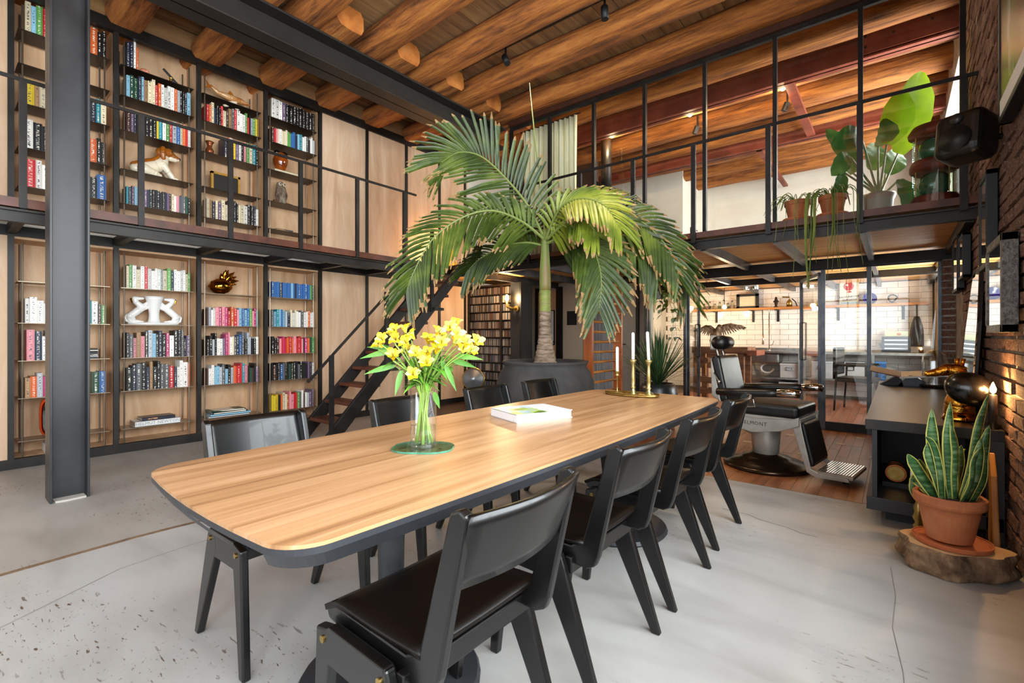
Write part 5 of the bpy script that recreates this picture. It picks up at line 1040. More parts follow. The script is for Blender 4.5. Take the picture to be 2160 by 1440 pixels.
for (bx, by, pts, wd, tw) in [(0, .02, [(-.02, .45), (-.035, .62), (-.03, .83)], .062, .1), (-.03, .0, [(-.05, .45), (-.08, .62), (-.085, .79)], .055, .5), (.02, .02, [(.0, .46), (.0, .6), (-.03, .74)], .06, -.3),
        (-.05, -.01, [(-.1, .42), (-.15, .5), (-.19, .56)], .055, .2), (-.04, .02, [(-.09, .46), (-.13, .56), (-.14, .63)], .05, .4), (.06, .01, [(.1, .5), (.13, .68), (.18, .87)], .062, -.2), (.08, .03, [(.1, .45), (.11, .58), (.14, .72)], .055, .3),
        (.05, -.02, [(.07, .42), (.09, .5), (.1, .60)], .07, 0), (.04, .04, [(.05, .46), (.07, .56), (.08, .66)], .05, .3), (-.02, -.04, [(-.04, .4), (-.06, .46), (-.08, .52)], .045, .2), (-.03, -.07, [(-.045, .395), (-.05, .385), (-.055, .34), (-.05, .29)], .05, 0),
        (.0, -.03, [(.0, .42), (.05, .52), (.14, .575)], .04, .6), (.02, .05, [(.02, .45), (.03, .55), (.06, .62)], .05, -.4), (-.06, .03, [(-.1, .5), (-.13, .62), (-.17, .665)], .03, .5)]:
    P = spline([SB+CR*bx+CT*by+UP*.34]+[SB+CR*u+CT*(by*2)+UP*z for u, z in pts], 12); c0 = []; c1 = []
    for i, p in enumerate(P):
        f = i/12; T = (P[min(12, i+1)]-P[max(0, i-1)]).normalized(); S = T.cross(CT).normalized(); S = (S*math.cos(tw)+CT*math.sin(tw)).normalized(); nrm = T.cross(S)
        w_ = wd*.5*(.5+.5*math.sin(PI*min(1, f*.9+.1))**.6)*(1 if f < .75 else max(.02, (1-(f-.75)/.25)**.6))
        c0.append([p+S*w_*t+nrm*(.25*w_*t*t) for t in (-1, -.8, 0, .8, 1)])
    mb = MB(); n5 = 5
    mb.mat(1).sheet([[r[0], r[1]] for r in c0]); mb.mat(0).sheet([[r[1], r[2], r[3]] for r in c0]); mb.mat(1).sheet([[r[3], r[4]] for r in c0])
    mb.build('leaf', [sg_, sy], sn, smooth=True, solid=.003)
# banana plant upstairs
bn = thing('banana_plant', 'large-leaved banana plant in a pale pot upstairs behind the glass', 'plant', (-.13, 5.62, DECK)); BB = V((-.13, 5.62, DECK))
MB().lathe([(.09, 0), (.1, .02), (.115, .2), (.135, .25), (.13, .27), (.12, .26)], 28, BB).build('pot', noisy('pale_ceramic', ['#a79f92', '#c0b8aa'], 6, .4), bn, smooth=True); MB().lathe([(.12, .24), (.03, .25)], 18, BB).build('soil', soil, bn)
bl_d = leafy('banana_green', ['#2c5a2a', '#4d7d3a', '#7ba05a'], .3); bl_b = leafy('banana_backlit', ['#7fae1e', '#a4cc2c', '#bfe03f'], .55)  # second, brighter green has the light from behind put into its colour
def broad(base, tip, mid, wd, m, nrm=CT, fold=.12, wav=.006, bend=.1):
    P = spline([BB+UP*.25, BB+CR*mid[0]*.5+UP*mid[1]*.5+UP*.1, BB+CR*base[0]+UP*base[1]+CT*base[2]], 10); st_ = MB().tube(P, [.014-.006*i/10 for i in range(11)], 7).build('leaf_stalk', plain('stalk_'+str(R.random())[2:8], '#8aa276', .4), bn, smooth=True)
    A = P[-1]; B2 = BB+CR*tip[0]+UP*tip[1]+CT*tip[2]; d = (B2-A); L_ = d.length; T = d.normalized(); S = T.cross(V(nrm)).normalized(); N = S.cross(T); rows = []
    for i in range(15):
        f = i/14; c = A+d*f+N*bend*math.sin(PI*f)*L_-UP*.05*L_*f*f; w_ = wd*.5*max(.01, math.sin(PI*(f*.94+.05))**.62)
        rows.append([c+S*w_*t+N*(fold*abs(t)*w_+wav*math.sin(i*1.7+t*3)*abs(t)) for t in (-1, -.66, -.33, 0, .33, .66, 1)])
    lm_ = MB().sheet(rows).mesh('blade', m, True); lm_.transform(Matrix.Translation(-BB)); link('blade', lm_, st_)
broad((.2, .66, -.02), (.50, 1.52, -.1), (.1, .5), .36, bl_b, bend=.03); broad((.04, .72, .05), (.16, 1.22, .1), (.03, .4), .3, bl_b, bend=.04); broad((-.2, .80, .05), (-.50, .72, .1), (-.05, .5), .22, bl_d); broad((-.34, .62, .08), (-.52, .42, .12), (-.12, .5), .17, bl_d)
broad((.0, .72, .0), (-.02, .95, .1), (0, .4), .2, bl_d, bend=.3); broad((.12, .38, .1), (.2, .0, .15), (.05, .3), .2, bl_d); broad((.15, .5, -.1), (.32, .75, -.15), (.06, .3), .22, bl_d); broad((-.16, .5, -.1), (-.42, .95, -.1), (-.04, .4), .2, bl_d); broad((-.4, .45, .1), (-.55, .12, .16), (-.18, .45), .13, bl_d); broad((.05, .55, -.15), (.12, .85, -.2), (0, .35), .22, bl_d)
# trailing cactus pots on the deck edge
cg_ = noisy('cactus_green', ['#3a4f22', '#62752f', '#8a9140'], 3, .5)
def hangcactus(name, label, x, seed, long):
    rr = random.Random(seed); r = thing(name, label, 'plant', (x, 5.09, DECK)); B = V((x, 5.09, DECK))
    MB().lathe([(.075, .03), (.1, .15), (.108, .152), (.11, .19), (.1, .19), (.098, .17)], 24, B).build('pot', terra, r); MB().lathe([(.11, 0), (.125, .02), (.12, .03), (.07, .03)], 24, B).build('saucer', terra2, r); MB().lathe([(.099, .165), (.02, .175)], 16, B).build('soil', soil, r)
    for i in range(26 if long else 16):
        a = rr.uniform(0, 2*PI); R0 = rr.uniform(.0, .08); out = rr.uniform(.08, .2); ln = rr.uniform(.12, .72 if long else .3); fwd = rr.random() < (.7 if long else .5)
        p0 = B+V((R0*math.cos(a), R0*math.sin(a), .17)); dirv = V((math.cos(a)*out, -abs(math.sin(a))*.1-.15 if fwd else math.sin(a)*out, 0))
        if fwd: dirv = V((math.cos(a)*out, -.19-rr.uniform(0, .06), 0)); pts = [p0, p0+dirv*.5+UP*rr.uniform(.02, .09), p0+dirv+UP*-.03, p0+dirv*1.05+UP*(-.1-ln*.5), p0+dirv*1.08+V((rr.uniform(-.03, .03), 0, -.12-ln))]
        else: pts = [p0, p0+dirv*.5+UP*rr.uniform(.04, .12), p0+dirv+UP*rr.uniform(-.02, .06), p0+dirv*1.3+UP*rr.uniform(-.1, 0)]
        P = spline(pts, 10); fl_ = rr.random() < .2; w0 = rr.uniform(.008, .015) if fl_ else .004
        if fl_:
            rws = [[p-CR*w0*(.35+.65*math.sin(PI*min(1, (k/10)*.9+.1))), p+CT*.003, p+CR*w0*(.35+.65*math.sin(PI*min(1, (k/10)*.9+.1)))] for k, p in enumerate(P)]; MB().sheet(rws).build('flat_stem', cg_, r, smooth=True)
        else: MB().tube(P, [w0*(1-.5*k/10) for k in range(11)], 5).build('trailing_stem', cg_, r, smooth=True)
hangcactus('hanging_cactus', 'small trailing cactus in a terracotta pot on the mezzanine edge', -.71, 3, False); hangcactus('hanging_cactus', 'bushy cactus with long stems trailing below the mezzanine edge', -.44, 8, True)
# ================================================================== SIDEBOARD CORNER AND BRICK WALL
sb = thing('low_sideboard', 'long low black oak sideboard against the brick wall', 'sideboard', (.15, 5.3, 0))
MB().box(-.147, .456, 3.65, 6.90, .578, .64).build('top', oak_black, sb, bev=.003); MB().box(-.142, .456, 3.66, 6.90, .085, .163).build('bottom', char, sb, bev=.003)
MB().box(-.115, -.09, 3.68, 6.9, .163, .578).build('front_panel', char, sb); MB().box(.385, .456, 3.66, 6.90, .02, .578).build('end_panel', char, sb); MB().box(-.09, .385, 4.7, 4.73, .163, .578).build('divider', char, sb); MB().box(-.05, .38, 3.8, 6.85, 0, .085).build('plinth', black_mat, sb)
# stump slice
rows = []; SO = V((.215, 3.2, 0))
for i in range(7):
    z = .002+.122*i/6; row_ = []
    for j in range(36):
        a = 2*PI*j/36; rr_ = (.2+.018*math.sin(a*3+1)+.012*math.sin(a*7))*(1+.05*math.sin(i*1.3+a*2)+.05*noise.noise(V((math.cos(a)*4, math.sin(a)*4, i*.8))))*(.97 if i in (0, 6) else 1.05)
        row_.append(SO+V((rr_*math.cos(a)*1.0, rr_*math.sin(a)*.85, z)))
    rows.append(row_)
sl = thing('wood_slice', 'thick bark-edged slice of tree trunk on the floor', 'wood slice', (.215, 3.2, 0)); MB().sheet(rows, True).build('bark', noisy('bark', ['#3b2a1d', '#7a6048', '#a98d6f'], 14, .95, bump=1, stretch=(1, 1, .5), bscale=20), sl, smooth=True); MB().add(rows[-1], [tuple(range(36))]).build('cut_face', noisy('cut_wood', ['#c29a6c', '#d9ba8e'], 6, .7), sl); MB().add(rows[0], [tuple(range(36))[::-1]]).build('underside', soil, sl)
# giraffe bust
gi = thing('giraffe_bust', 'shiny gold giraffe bust on the sideboard', 'sculpture', (.3, 3.95, .6405))
skinned('neck_and_head', [(0, .02, .04, .075), (0, .01, .1, .07), (0, 0, .18, .05), (-.005, 0, .25, .042), (-.01, -.0, .30, .045), (-.055, -.01, .305, .036), (-.11, -.02, .285, .024), (-.145, -.03, .277, .018)], [(0, 1), (1, 2), (2, 3), (3, 4), (4, 5), (5, 6), (6, 7)], noisy('hammered_gold', ['#a86a1c', '#d69a3a'], 20, .14, 1, bump=.5), gi)
for s in (-1, 1):
    MB().tube([(.0+.012*s, 0, .33), (.004+.014*s, 0, .375)], [.009, .012], 8).build('horn', gold, gi, world=False, smooth=True); MB().sheet(leafshape((.01, -.03*s, .315), (.5, -.8*s, .1), .055, .03, droop=0)).build('ear', gold, gi, world=False, smooth=True, solid=.004)
MB().lathe([(.08, 0), (.085, .012), (.06, .05)], 18).build('base', gold, gi, world=False, smooth=True)
# egg lamp
eg = thing('egg_lamp', 'black egg-shaped table lamp on the sideboard', 'lamp', (.40, 3.78, .6405)); mb = MB(); mb.ball((0, 0, 0), .115, .10, .095, 22, 14)
mb.xf(Matrix.Translation((-.07, 0, .205)) @ Matrix.Rotation(.5, 4, 'Y')); mb.build('egg_shade', plain('satin_black', '#0b0909', .25, coat=.4), eg, world=False, smooth=True); MB().tube([(0, .01, .01), (-.0, .01, .15)], .014, 10).build('stem', black_mat, eg, world=False); MB().lathe([(.06, 0), (.06, .01), (.015, .02)], 20).build('foot', black_mat, eg, world=False)
# black candle with flame
cd = thing('black_pillar_candle', 'lit black pillar candle by the brick wall', 'candle', (.415, 3.69, .6405)); MB().lathe([(.018, 0), (.018, .185), (.014, .19)], 16).build('candle', plain('black_wax', '#171212', .4), cd, world=False, smooth=True); MB().lathe([(.001, .192), (.012, .205), (.014, .22), (.008, .24), (.001, .258)], 12).build('flame', plain('candle_flame', '#ffe0a0', .5, emit='#ffc873', es=30), cd, world=False, smooth=True); MB().tube([(0, 0, .188), (0, 0, .2)], .002, 5).build('wick', black_mat, cd, world=False)
point('candle_light', (.415, 3.66, .87), 3.2, (1, .55, .2), .012)
# cloche, tablet stand
cl = thing('glass_cloche', 'tall glass dome on a dark base on the sideboard', 'cloche', (.30, 6.35, .6405)); MB().lathe([(.1, .03), (.1, .25), (.09, .31), (.06, .355), (.02, .372), (.012, .375), (.018, .367), (.056, .349), (.086, .306), (.095, .25), (.095, .03)], 28, cap=False).build('dome', glassy('cloche_glass', (.93, .95, .95), 2.1), cl, world=False, smooth=True); MB().lathe([(.115, 0), (.12, .015), (.11, .03)], 28).build('base', oak_black, cl, world=False); MB().ball((0, 0, .39), .018).build('knob', glass_thin, cl, world=False, smooth=True)
tbs = thing('tablet_on_stand', 'tablet tilted on a folding black stand with a brown case on the sideboard', 'tablet', (.06, 6.45, .6405)); tbs.scale = (1.5, 1.3, 1.3); 
mb = MB(); mb.box(-.02, .28, -.12, .12, 0, .012); mb.xf(Matrix.Translation((0, 0, .075)) @ Matrix.Rotation(.12, 4, 'X') @ Matrix.Rotation(-.12, 4, 'Y')); mb.build('tablet', plain('tablet_body', '#1b1d22', .25), tbs, world=False); mb = MB(); mb.box(-.02, .28, -.124, -.119, 0, .013); mb.xf(Matrix.Translation((0, 0, .075)) @ Matrix.Rotation(.12, 4, 'X') @ Matrix.Rotation(-.12, 4, 'Y')); mb.build('tablet_edge', white_p, tbs, world=False)
mb = MB(); mb.box(-.01, .27, -.11, .11, -.002, 0); mb.xf(Matrix.Translation((0, 0, .074)) @ Matrix.Rotation(.12, 4, 'X') @ Matrix.Rotation(-.12, 4, 'Y')); mb.build('underside', plain('tablet_back', '#2a2e38', .3), tbs, world=False); mb = MB(); mb.box(-.19, 0, -.12, .12, 0, .008); mb.xf(Matrix.Translation((-.0, 0, .075)) @ Matrix.Rotation(.12, 4, 'X') @ Matrix.Rotation(.25, 4, 'Y')); mb.build('open_cover', plain('brown_leather', '#6a412a', .5), tbs, world=False)
MB().prism([(-.13, 0), (0, 0), (-.02, .08), (-.03, .08)], 'y', -.08, .08).build('stand_leg', black_mat, tbs, world=False); MB().prism([(-.03, 0), (.16, 0), (.05, .085), (.03, .085)], 'y', -.08, .08).build('stand_leg', plain('stand_dark', '#20242e', .4), tbs, world=False)
# things on the lower shelf and beside it
en = thing('brass_machine', 'small old brass engine model inside the sideboard', 'model', (.0, 4.05, .1635)); MB().lathe([(.045, -.06), (.05, -.05), (.05, .05), (.045, .06)], 18, (0, 0, .09), ax='y').build('cylinder', brass, en, world=False); MB().box(-.07, .07, -.07, .07, 0, .03).build('bed', black_mat, en, world=False)
for y in (-.05, 0, .05): MB().lathe([(.056, y-.008), (.06, y), (.056, y+.008)], 18, (0, 0, .09), ax='y').build('ring', plain('copper', '#9a5a35', .3, 1), en, world=False)
cs = thing('brass_candlestick', 'tall brass candlestick with a white pillar candle beside the sideboard', 'candlestick', (.10, 3.52, 0)); MB().lathe([(.06, 0), (.062, .012), (.03, .035), (.018, .06), (.028, .08), (.016, .1), (.03, .13), (.02, .16), (.026, .19), (.014, .215), (.018, .27), (.045, .295), (.05, .305)], 20).build('stick', brass, cs, world=False, smooth=True); MB().lathe([(.036, .305), (.037, .31), (.036, .42), (.03, .425)], 20).build('candle', wax, cs, world=False)
lb_ = thing('carved_board', 'long orange-brown wooden board leaning by the sideboard', 'board', (.40, 3.5, 0)); MB().prism([(3.36, 0), (3.56, 0), (3.6, .1), (3.57, .3), (3.62, .5), (3.58, .53), (3.5, .42), (3.44, .2)], 'x', .385, .41).build('plank', noisy('yellow_pine', ['#9a5f22', '#c4853a'], 4, .5, stretch=(1, 3, .4)), lb_, bev=.006)
# frames and mirrors on the brick wall
mirror = plain('mirror_glass', '#dfe3df', .02, 1)
def frame(name, label, cat, y0, y1, z0, z1, t, m, inner, d=.05, x1=.462):
    r = thing(name, label, cat, (x1, (y0+y1)/2, z0)); f = MB(); f.box(x1-d, x1, y0, y0+t, z0, z1).box(x1-d, x1, y1-t, y1, z0, z1).box(x1-d, x1, y0, y1, z0, z0+t).box(x1-d, x1, y0, y1, z1-t, z1); f.build('frame', m, r, bev=.003)
    MB().box(x1-d+.006, x1-d+.012, y0+t*.8, y1-t*.8, z0+t*.8, z1-t*.8).build('glass', inner, r); return r
silv = noisy('hammered_silver', ['#4a4846', '#8a8784'], 40, .45, .6, bump=.8)
art = noisy('abstract_photo', ['#3a2416', '#6a4a2c', '#5f7a35', '#bdbab0'], 1.6, .25, stretch=(1, 2, .6), detail=3, pos=[.3, .45, .6, .7])
r = frame('framed_artwork', 'large framed abstract artwork high on the brick wall', 'picture', 2.62, 3.5, 2.24, 3.4, .03, black_mat, art, .05); MB().box(.4135, .4165, 2.66, 3.46, 2.27, 2.35).build('mat_strip', white_p, r)
frame('wall_mirror', 'black framed mirror high on the brick wall', 'mirror', 3.92, 4.25, 1.56, 2.13, .03, black_mat, mirror, .05); frame('silver_mirror', 'mirror in a hammered silver frame on the brick wall', 'mirror', 3.32, 3.85, 1.17, 1.66, .04, silv, mirror, .06)
frame('small_mirror', 'nearer of two small black framed mirrors beyond the larger mirrors', 'mirror', 5.2, 5.55, 1.62, 1.98, .025, black_mat, mirror, .05); frame('small_mirror', 'farther of two small black framed mirrors beyond the larger mirrors', 'mirror', 5.65, 6.1, 1.55, 2.05, .025, black_mat, mirror, .05)
lm_ = thing('leaning_mirror', 'tall frameless mirror leaning against the brick wall on the sideboard', 'mirror', (.40, 5.0, .6405)); mb = MB(); P_ = [(4.45, .6405), (5.25, .6405), (5.12, 1.2), (4.92, 1.6), (4.62, 1.65), (4.48, 1.25)]
mb.prism(P_, 'x', .0, .008)
for i, p in enumerate(mb.v): mb.v[i] = V((p.x+.39+.06*(p.z-.64), p.y, p.z))
mb.build('mirror_pane', mirror, lm_); mb = MB(); mb.prism(P_, 'x', .01, .025)
for i, p in enumerate(mb.v): mb.v[i] = V((p.x+.39+.06*(p.z-.64), p.y, p.z))
mb.build('backing', black_mat, lm_)
# loudspeaker
spk = thing('wall_speaker', 'black loudspeaker on a bracket high on the brick wall', 'speaker', (.31, 3.75, 2.29)); M_ = Matrix.Rotation(math.radians(-28), 4, 'Z') @ Matrix.Rotation(math.radians(-8), 4, 'X')
mb = MB(); mb.box(-.115, .115, -.1, .12, -.13, .13).xf(M_); mb.build('cabinet', plain('speaker_black', '#0a0a0a', .35), spk, world=False, bev=.05, seg=5)
mb = MB(); mb.lathe([(.075, 0), (.07, .012), (.02, .02), (.018, .006), (.001, .004)], 26, (0, -.112, -.04), ax='y').xf(M_); mb.build('woofer', black_mat, spk, world=False, smooth=True); mb = MB(); mb.lathe([(.03, 0), (.026, .01), (.008, .015), (.001, .008)], 20, (0, -.112, .075), ax='y').xf(M_); mb.build('tweeter', plain('tweeter_dome', '#2b2b2b', .3), spk, world=False, smooth=True)
MB().tube([(.05, .08, 0), (.15, .1, 0), (.19, .1, 0)], .018, 8).build('wall_bracket', black_mat, spk, world=False)
# harbour lamp (double lens beacon)
bc = thing('harbour_beacon', 'rusty red double navigation beacon with green glass lenses', 'beacon', (.26, 5.5, DECK)); rust = noisy('rust_red_paint', ['#3e150c', '#6d2413', '#85361f'], 8, .55, .2, bump=.2); gg = plain('green_lens', '#0d6a52', .06, coat=1); gcl = glassy('lens_glass', (.75, .85, .8), 1.6)
MB().lathe([(.165, 0), (.17, .02), (.165, .12), (.15, .15)], 28).build('foot', rust, bc, world=False, smooth=True); MB().lathe([(.155, .36), (.17, .38), (.17, .42), (.155, .46)], 28).build('middle_ring', rust, bc, world=False, smooth=True); MB().lathe([(.15, .66), (.175, .68), (.18, .71), (.15, .76), (.06, .79)], 28).build('cap', rust, bc, world=False, smooth=True)
for (a, b_) in ((.15, .36), (.46, .66)):
    MB().lathe([(.142+.006*(i % 2), a+(b_-a)*i/22) for i in range(23)], 32, cap=False).build('ribbed_lens', gcl, bc, world=False); MB().lathe([(.07, a+.01), (.1, a+.05), (.105, (a+b_)/2), (.1, b_-.05), (.07, b_-.01)], 20).build('inner_lens', gg, bc, world=False, smooth=True)
    for k in range(4): MB().tube([(.153*math.cos(k*PI/2+.6), .153*math.sin(k*PI/2+.6), a), (.153*math.cos(k*PI/2+.6), .153*math.sin(k*PI/2+.6), b_)], .005, 6).build('guard_rod', brass, bc, world=False)
# ================================================================== TABLE TOP THINGS
TZ = .7505
gc = thing('glass_coaster', 'flat green-edged glass plate under the flower vase', 'coaster', (-1.31, 1.115, TZ)); P_ = [(.105*math.cos(a)*(1+.12*abs(math.sin(2*a))), .085*math.sin(a)*(1+.12*abs(math.sin(2*a)))) for a in [2*PI*i/40 for i in range(40)]]
MB().prism(P_, 'z', 0, .007).build('plate', glassy('green_glass', (.78, .93, .88), 1.5), gc, world=False); n_ = 40
MB().add([(x, y, .0005) for x, y in P_]+[(x, y, .0065) for x, y in P_], [(i, (i+1) % n_, n_+(i+1) % n_, n_+i) for i in range(n_)]).build('edge', plain('green_glass_edge', '#4aa08a', .1, coat=.6), gc, world=False); gc.rotation_euler = (0, 0, .6)
for i in range(3): MB().lathe([(.006, 0), (.006, .001)], 8, (.06*math.cos(i*2.1), .05*math.sin(i*2.1), -.0004)).build('rubber_foot', black_mat, gc, world=False)
va = thing('flower_vase', 'clear glass cylinder vase of yellow flowers on the table', 'vase', (-1.31, 1.115, TZ+.0075))
MB().lathe([(.045, 0), (.046, .003), (.046, .2), (.0475, .202)], 32, cap=False).build('glass_wall', glassy('vase_glass', (.93, .95, .95), 1.75), va, world=False, smooth=True); MB().lathe([(.045, .0), (.0445, .012)], 32).build('glass_foot', glass_thin, va, world=False, smooth=True)
MB().lathe([(.043, .012), (.043, .075)], 32).build('water', glassy('water', (.93, .97, .95), 1.33), va, world=False, smooth=True)
bq = thing('alstroemeria_bouquet', 'bunch of yellow alstroemeria with green leaves standing in the vase', 'flowers', (-1.31, 1.115, TZ+.02)); BQ = V((0, 0, 0))
stm = plain('stem_green', '#7fa043', .45); lfm = noisy('flower_leaf', ['#2f5f18', '#4c8024', '#79a83e'], 5, .4); yel = noisy('yellow_petal', ['#dcb40a', '#edcf14', '#f3df45'], 7, .5); ypale = noisy('pale_petal', ['#e2cf4a', '#efe68c'], 7, .5); ant = plain('anther', '#6a5a2a', .6)
K = .001687
def fp(px, py, w_): return CR*(px-890)*K+UP*(.38-(py-709)*K-.0)+CT*w_
heads = [(800, 725, .03), (828, 695, .0), (858, 706, -.05), (815, 700, -.03), (838, 715, .05), (835, 748, .06), (855, 722, .02), (880, 742, .06), (905, 740, .05), (922, 735, .03), (905, 762, .08), (877, 786, .07), (945, 690, -.02), (925, 708, -.05), (962, 722, .04), (978, 735, .05), (975, 715, 0), (1005, 720, .02), (955, 680, -.06), (895, 715, -.05), (925, 700, .02), (990, 740, -.02), (842, 690, -.06), (812, 715, .06), (868, 735, -.02), (935, 722, .07), (912, 722, -.03), (965, 705, .05), (848, 740, -.04), (890, 755, .0), (985, 722, .06)]
def sheet_flower(c, ax, s, rr):
    mb = MB(); u = ax.cross(UP); u = u.normalized() if u.length > .1 else V((1, 0, 0)); v = ax.cross(u)
    for k in range(6):
        a = k*PI/3+rr.random()*.3; d = u*math.cos(a)+v*math.sin(a); sd = u*-math.sin(a)+v*math.cos(a); L_ = s*(1 if k % 2 else .88); mb.mat(0 if k % 3 else 1); rows = []
        for t in (0, .25, .5, .78, 1.0):
            w_ = L_*(.05+.36*math.sin(PI*min(1, t*.8+.06)))*.62*(1 if t < 1 else .35); c2 = c+ax*(L_*.95*t**.75-L_*.22*t**4)+d*(L_*.62*t**1.5); rows.append([c2-sd*w_+ax*.1*w_, c2-ax*.06*w_, c2+sd*w_+ax*.1*w_])
        mb.sheet(rows)
    return mb
tops = []
for i, (px, py, w_) in enumerate(heads):
    rr = random.Random(i); H_ = fp(px, py, w_); base = V((rr.uniform(-.025, .025), rr.uniform(-.025, .025), .0)); neck = V((H_.x*.12, H_.y*.12, .19)); mid = V((H_.x*.55, H_.y*.55, .19+(H_.z-.19)*.55))
    P = spline([base, neck, mid, H_-UP*.02], 10); s_ = MB().tube(P, [.0032-.0012*k/10 for k in range(11)], 6).build('stem', stm, bq, world=False, smooth=True)
    ax = (H_-mid).normalized()*.6+CT*.5+UP*.3; ax = (ax+V((rr.uniform(-.4, .4), rr.uniform(-.4, .4), rr.uniform(-.2, .2)))).normalized()
    o = link('flower', sheet_flower(H_-ax*.022, ax, .044*rr.uniform(.9, 1.15), rr).mesh('flower', [yel, ypale], True), s_); an = MB()
    for k in range(5): an.tube([H_-ax*.01, H_+ax*.012+V((rr.uniform(-.006, .006), rr.uniform(-.006, .006), rr.uniform(-.004, .006)))], .0008, 4)
    link('stamens', an.mesh('stamens', ant), s_)
    for k in range(4):
        p = P[4+k]; d = V((rr.uniform(-1, 1), rr.uniform(-1, 1), rr.uniform(-.2, .8)))+CR*(.6 if px > 890 else -.6)
        link('leaf', MB().sheet(leafshape(p, d, rr.uniform(.05, .085), rr.uniform(.012, .022), droop=.35, n=6)).mesh('leaf', lfm, True), s_)
for (px, py, tx, ty, w_) in [(830, 740, 768, 748, .03), (835, 770, 780, 780, .05), (850, 780, 840, 822, .06), (940, 770, 962, 812, .06), (960, 750, 1012, 752, .03), (955, 760, 1000, 768, .05), (918, 825, 930, 850, .07), (820, 735, 772, 728, -.02)]:
    a, b_ = fp(px, py, w_*.7), fp(tx, ty, w_); MB().sheet(leafshape(a, b_-a, (b_-a).length*1.1, .02, up=CT, droop=.1, n=7)).build('long_leaf', lfm, bq, world=False, smooth=True); MB().tube([V((0, 0, .19)), a.lerp(V((0, 0, .19)), .4), a], .0015, 5).build('leaf_stalk', stm, bq, world=False)
# book on table
bkt = thing('table_book', 'white hardback book with a garden photograph on its cover lying on the table', 'book', (-1.43, 1.915, TZ), math.atan2(.3, .11))
MB().box(-.16, .16, -.0, .25, 0, .003).box(-.16, .16, 0, .25, .035, .038).box(-.16, -.157, 0, .25, 0, .038).build('cover', plain('white_gloss_cover', '#e4e6ea', .25), bkt, world=False); MB().box(-.157, .156, .004, .246, .003, .035).build('page_block', white_p, bkt, world=False)
bkt.location = (-1.295, 1.853, TZ)
MB().box(-.157, .02, .004, .23, .0381, .0386).build('cover_photo', noisy('garden_photo', ['#24401c', '#6f9a2c', '#b9cf72', '#8fb7dd', '#e4e6ea'], 11, .3, detail=4, pos=[.3, .42, .5, .6, .7]), bkt, world=False)
# candle tray
tr = thing('brass_tray', 'oval brass tray at the far end of the table', 'tray', (-1.385, 2.99, TZ)); n_ = 40; ov = [(.19*math.cos(a), .085*math.sin(a)) for a in [2*PI*i/n_ for i in range(n_)]]
rw_ = [[(x*s, y*s, z) for x, y in ov] for s, z in ((.05, .002), (.9, .002), (.97, .006), (1.0, .016), (1.02, .017), (.99, .003), (.9, .0), (.05, .0))]
MB().sheet(rw_, True).build('dish', brass, tr, world=False, smooth=True); MB().sheet([[(x*s, y*s, z) for x, y in ov] for s, z in ((.995, .0165), (1.025, .018), (1.025, .0205), (.995, .0205))], True).build('rim', brass, tr, world=False, smooth=True)
def stick(label, x, y, prof, zc, hc, tilt=0, glassbase=True, r=.0105):
    s_ = thing('candlestick', label, 'candlestick', (x, y, TZ+.0025), 0, 'candlesticks on the brass tray'); MB().lathe(prof, 18).build('stem', noisy('aged_brass_'+str(x), ['#7d6c3c', '#b09c62', '#cfc29a'], 12, .35, .8), s_, world=False, smooth=True)
    if glassbase: MB().lathe([(.042, 0), (.04, .008), (.022, .03), (.012, .05)], 10).build('glass_foot', jg, s_, world=False)
    mb = MB(); mb.lathe([(r, 0), (r*.92, hc*.96), (r*.4, hc)], 14).xf(Matrix.Translation((0, 0, zc)) @ Matrix.Rotation(tilt, 4, 'Y')); mb.build('candle', wax, s_, world=False, smooth=True); mb = MB(); mb.tube([(0, 0, hc), (0, 0, hc+.008)], .0012, 5).xf(Matrix.Translation((0, 0, zc)) @ Matrix.Rotation(tilt, 4, 'Y')); mb.build('wick', black_mat, s_, world=False)
stick('thin brass candlestick with the shortest white candle', -1.49, 2.99, [(.028, 0), (.026, .006), (.008, .014), (.0035, .03), (.0035, .125), (.018, .13), (.006, .136), (.012, .142), (.013, .155), (.018, .158)], .155, .17, 0, False)
tall = [(.03, 0), (.026, .012), (.014, .035), (.01, .045), (.017, .055), (.01, .065), (.014, .09), (.011, .15), (.009, .2), (.012, .215), (.02, .228), (.021, .238), (.014, .242)]
stick('middle tall brass and glass candlestick with a straight white candle', -1.372, 2.985, tall, .238, .185); stick('right-hand tall candlestick with wax drips and a tilted candle', -1.262, 2.985, tall, .238, .19, -.05)
# ================================================================== BARBER CHAIR
ba = thing('barber_chair', 'vintage black leather and nickel barber chair on the parquet', 'barber chair', (-.9, 4.70, 0), math.radians(-8)); L0 = dict(world=False)
rim_m = noisy('dark_bronze_base', ['#2a2019', '#4a3a2c'], 4, .25, .8)
MB().lathe([(.34, 0), (.345, .02), (.33, .035), (.3, .04), (.29, .055), (.2, .075), (.19, .095), (.13, .11), (.125, .12)], 44).build('base', rim_m, ba, smooth=True, **L0); MB().lathe([(.1, .115), (.105, .12), (.12, .32), (.118, .33)], 30).build('column', nickel, ba, smooth=True, **L0)
def rbox(x0, x1, y0, y1, z0, z1): return MB().box(x0, x1, y0, y1, z0, z1)
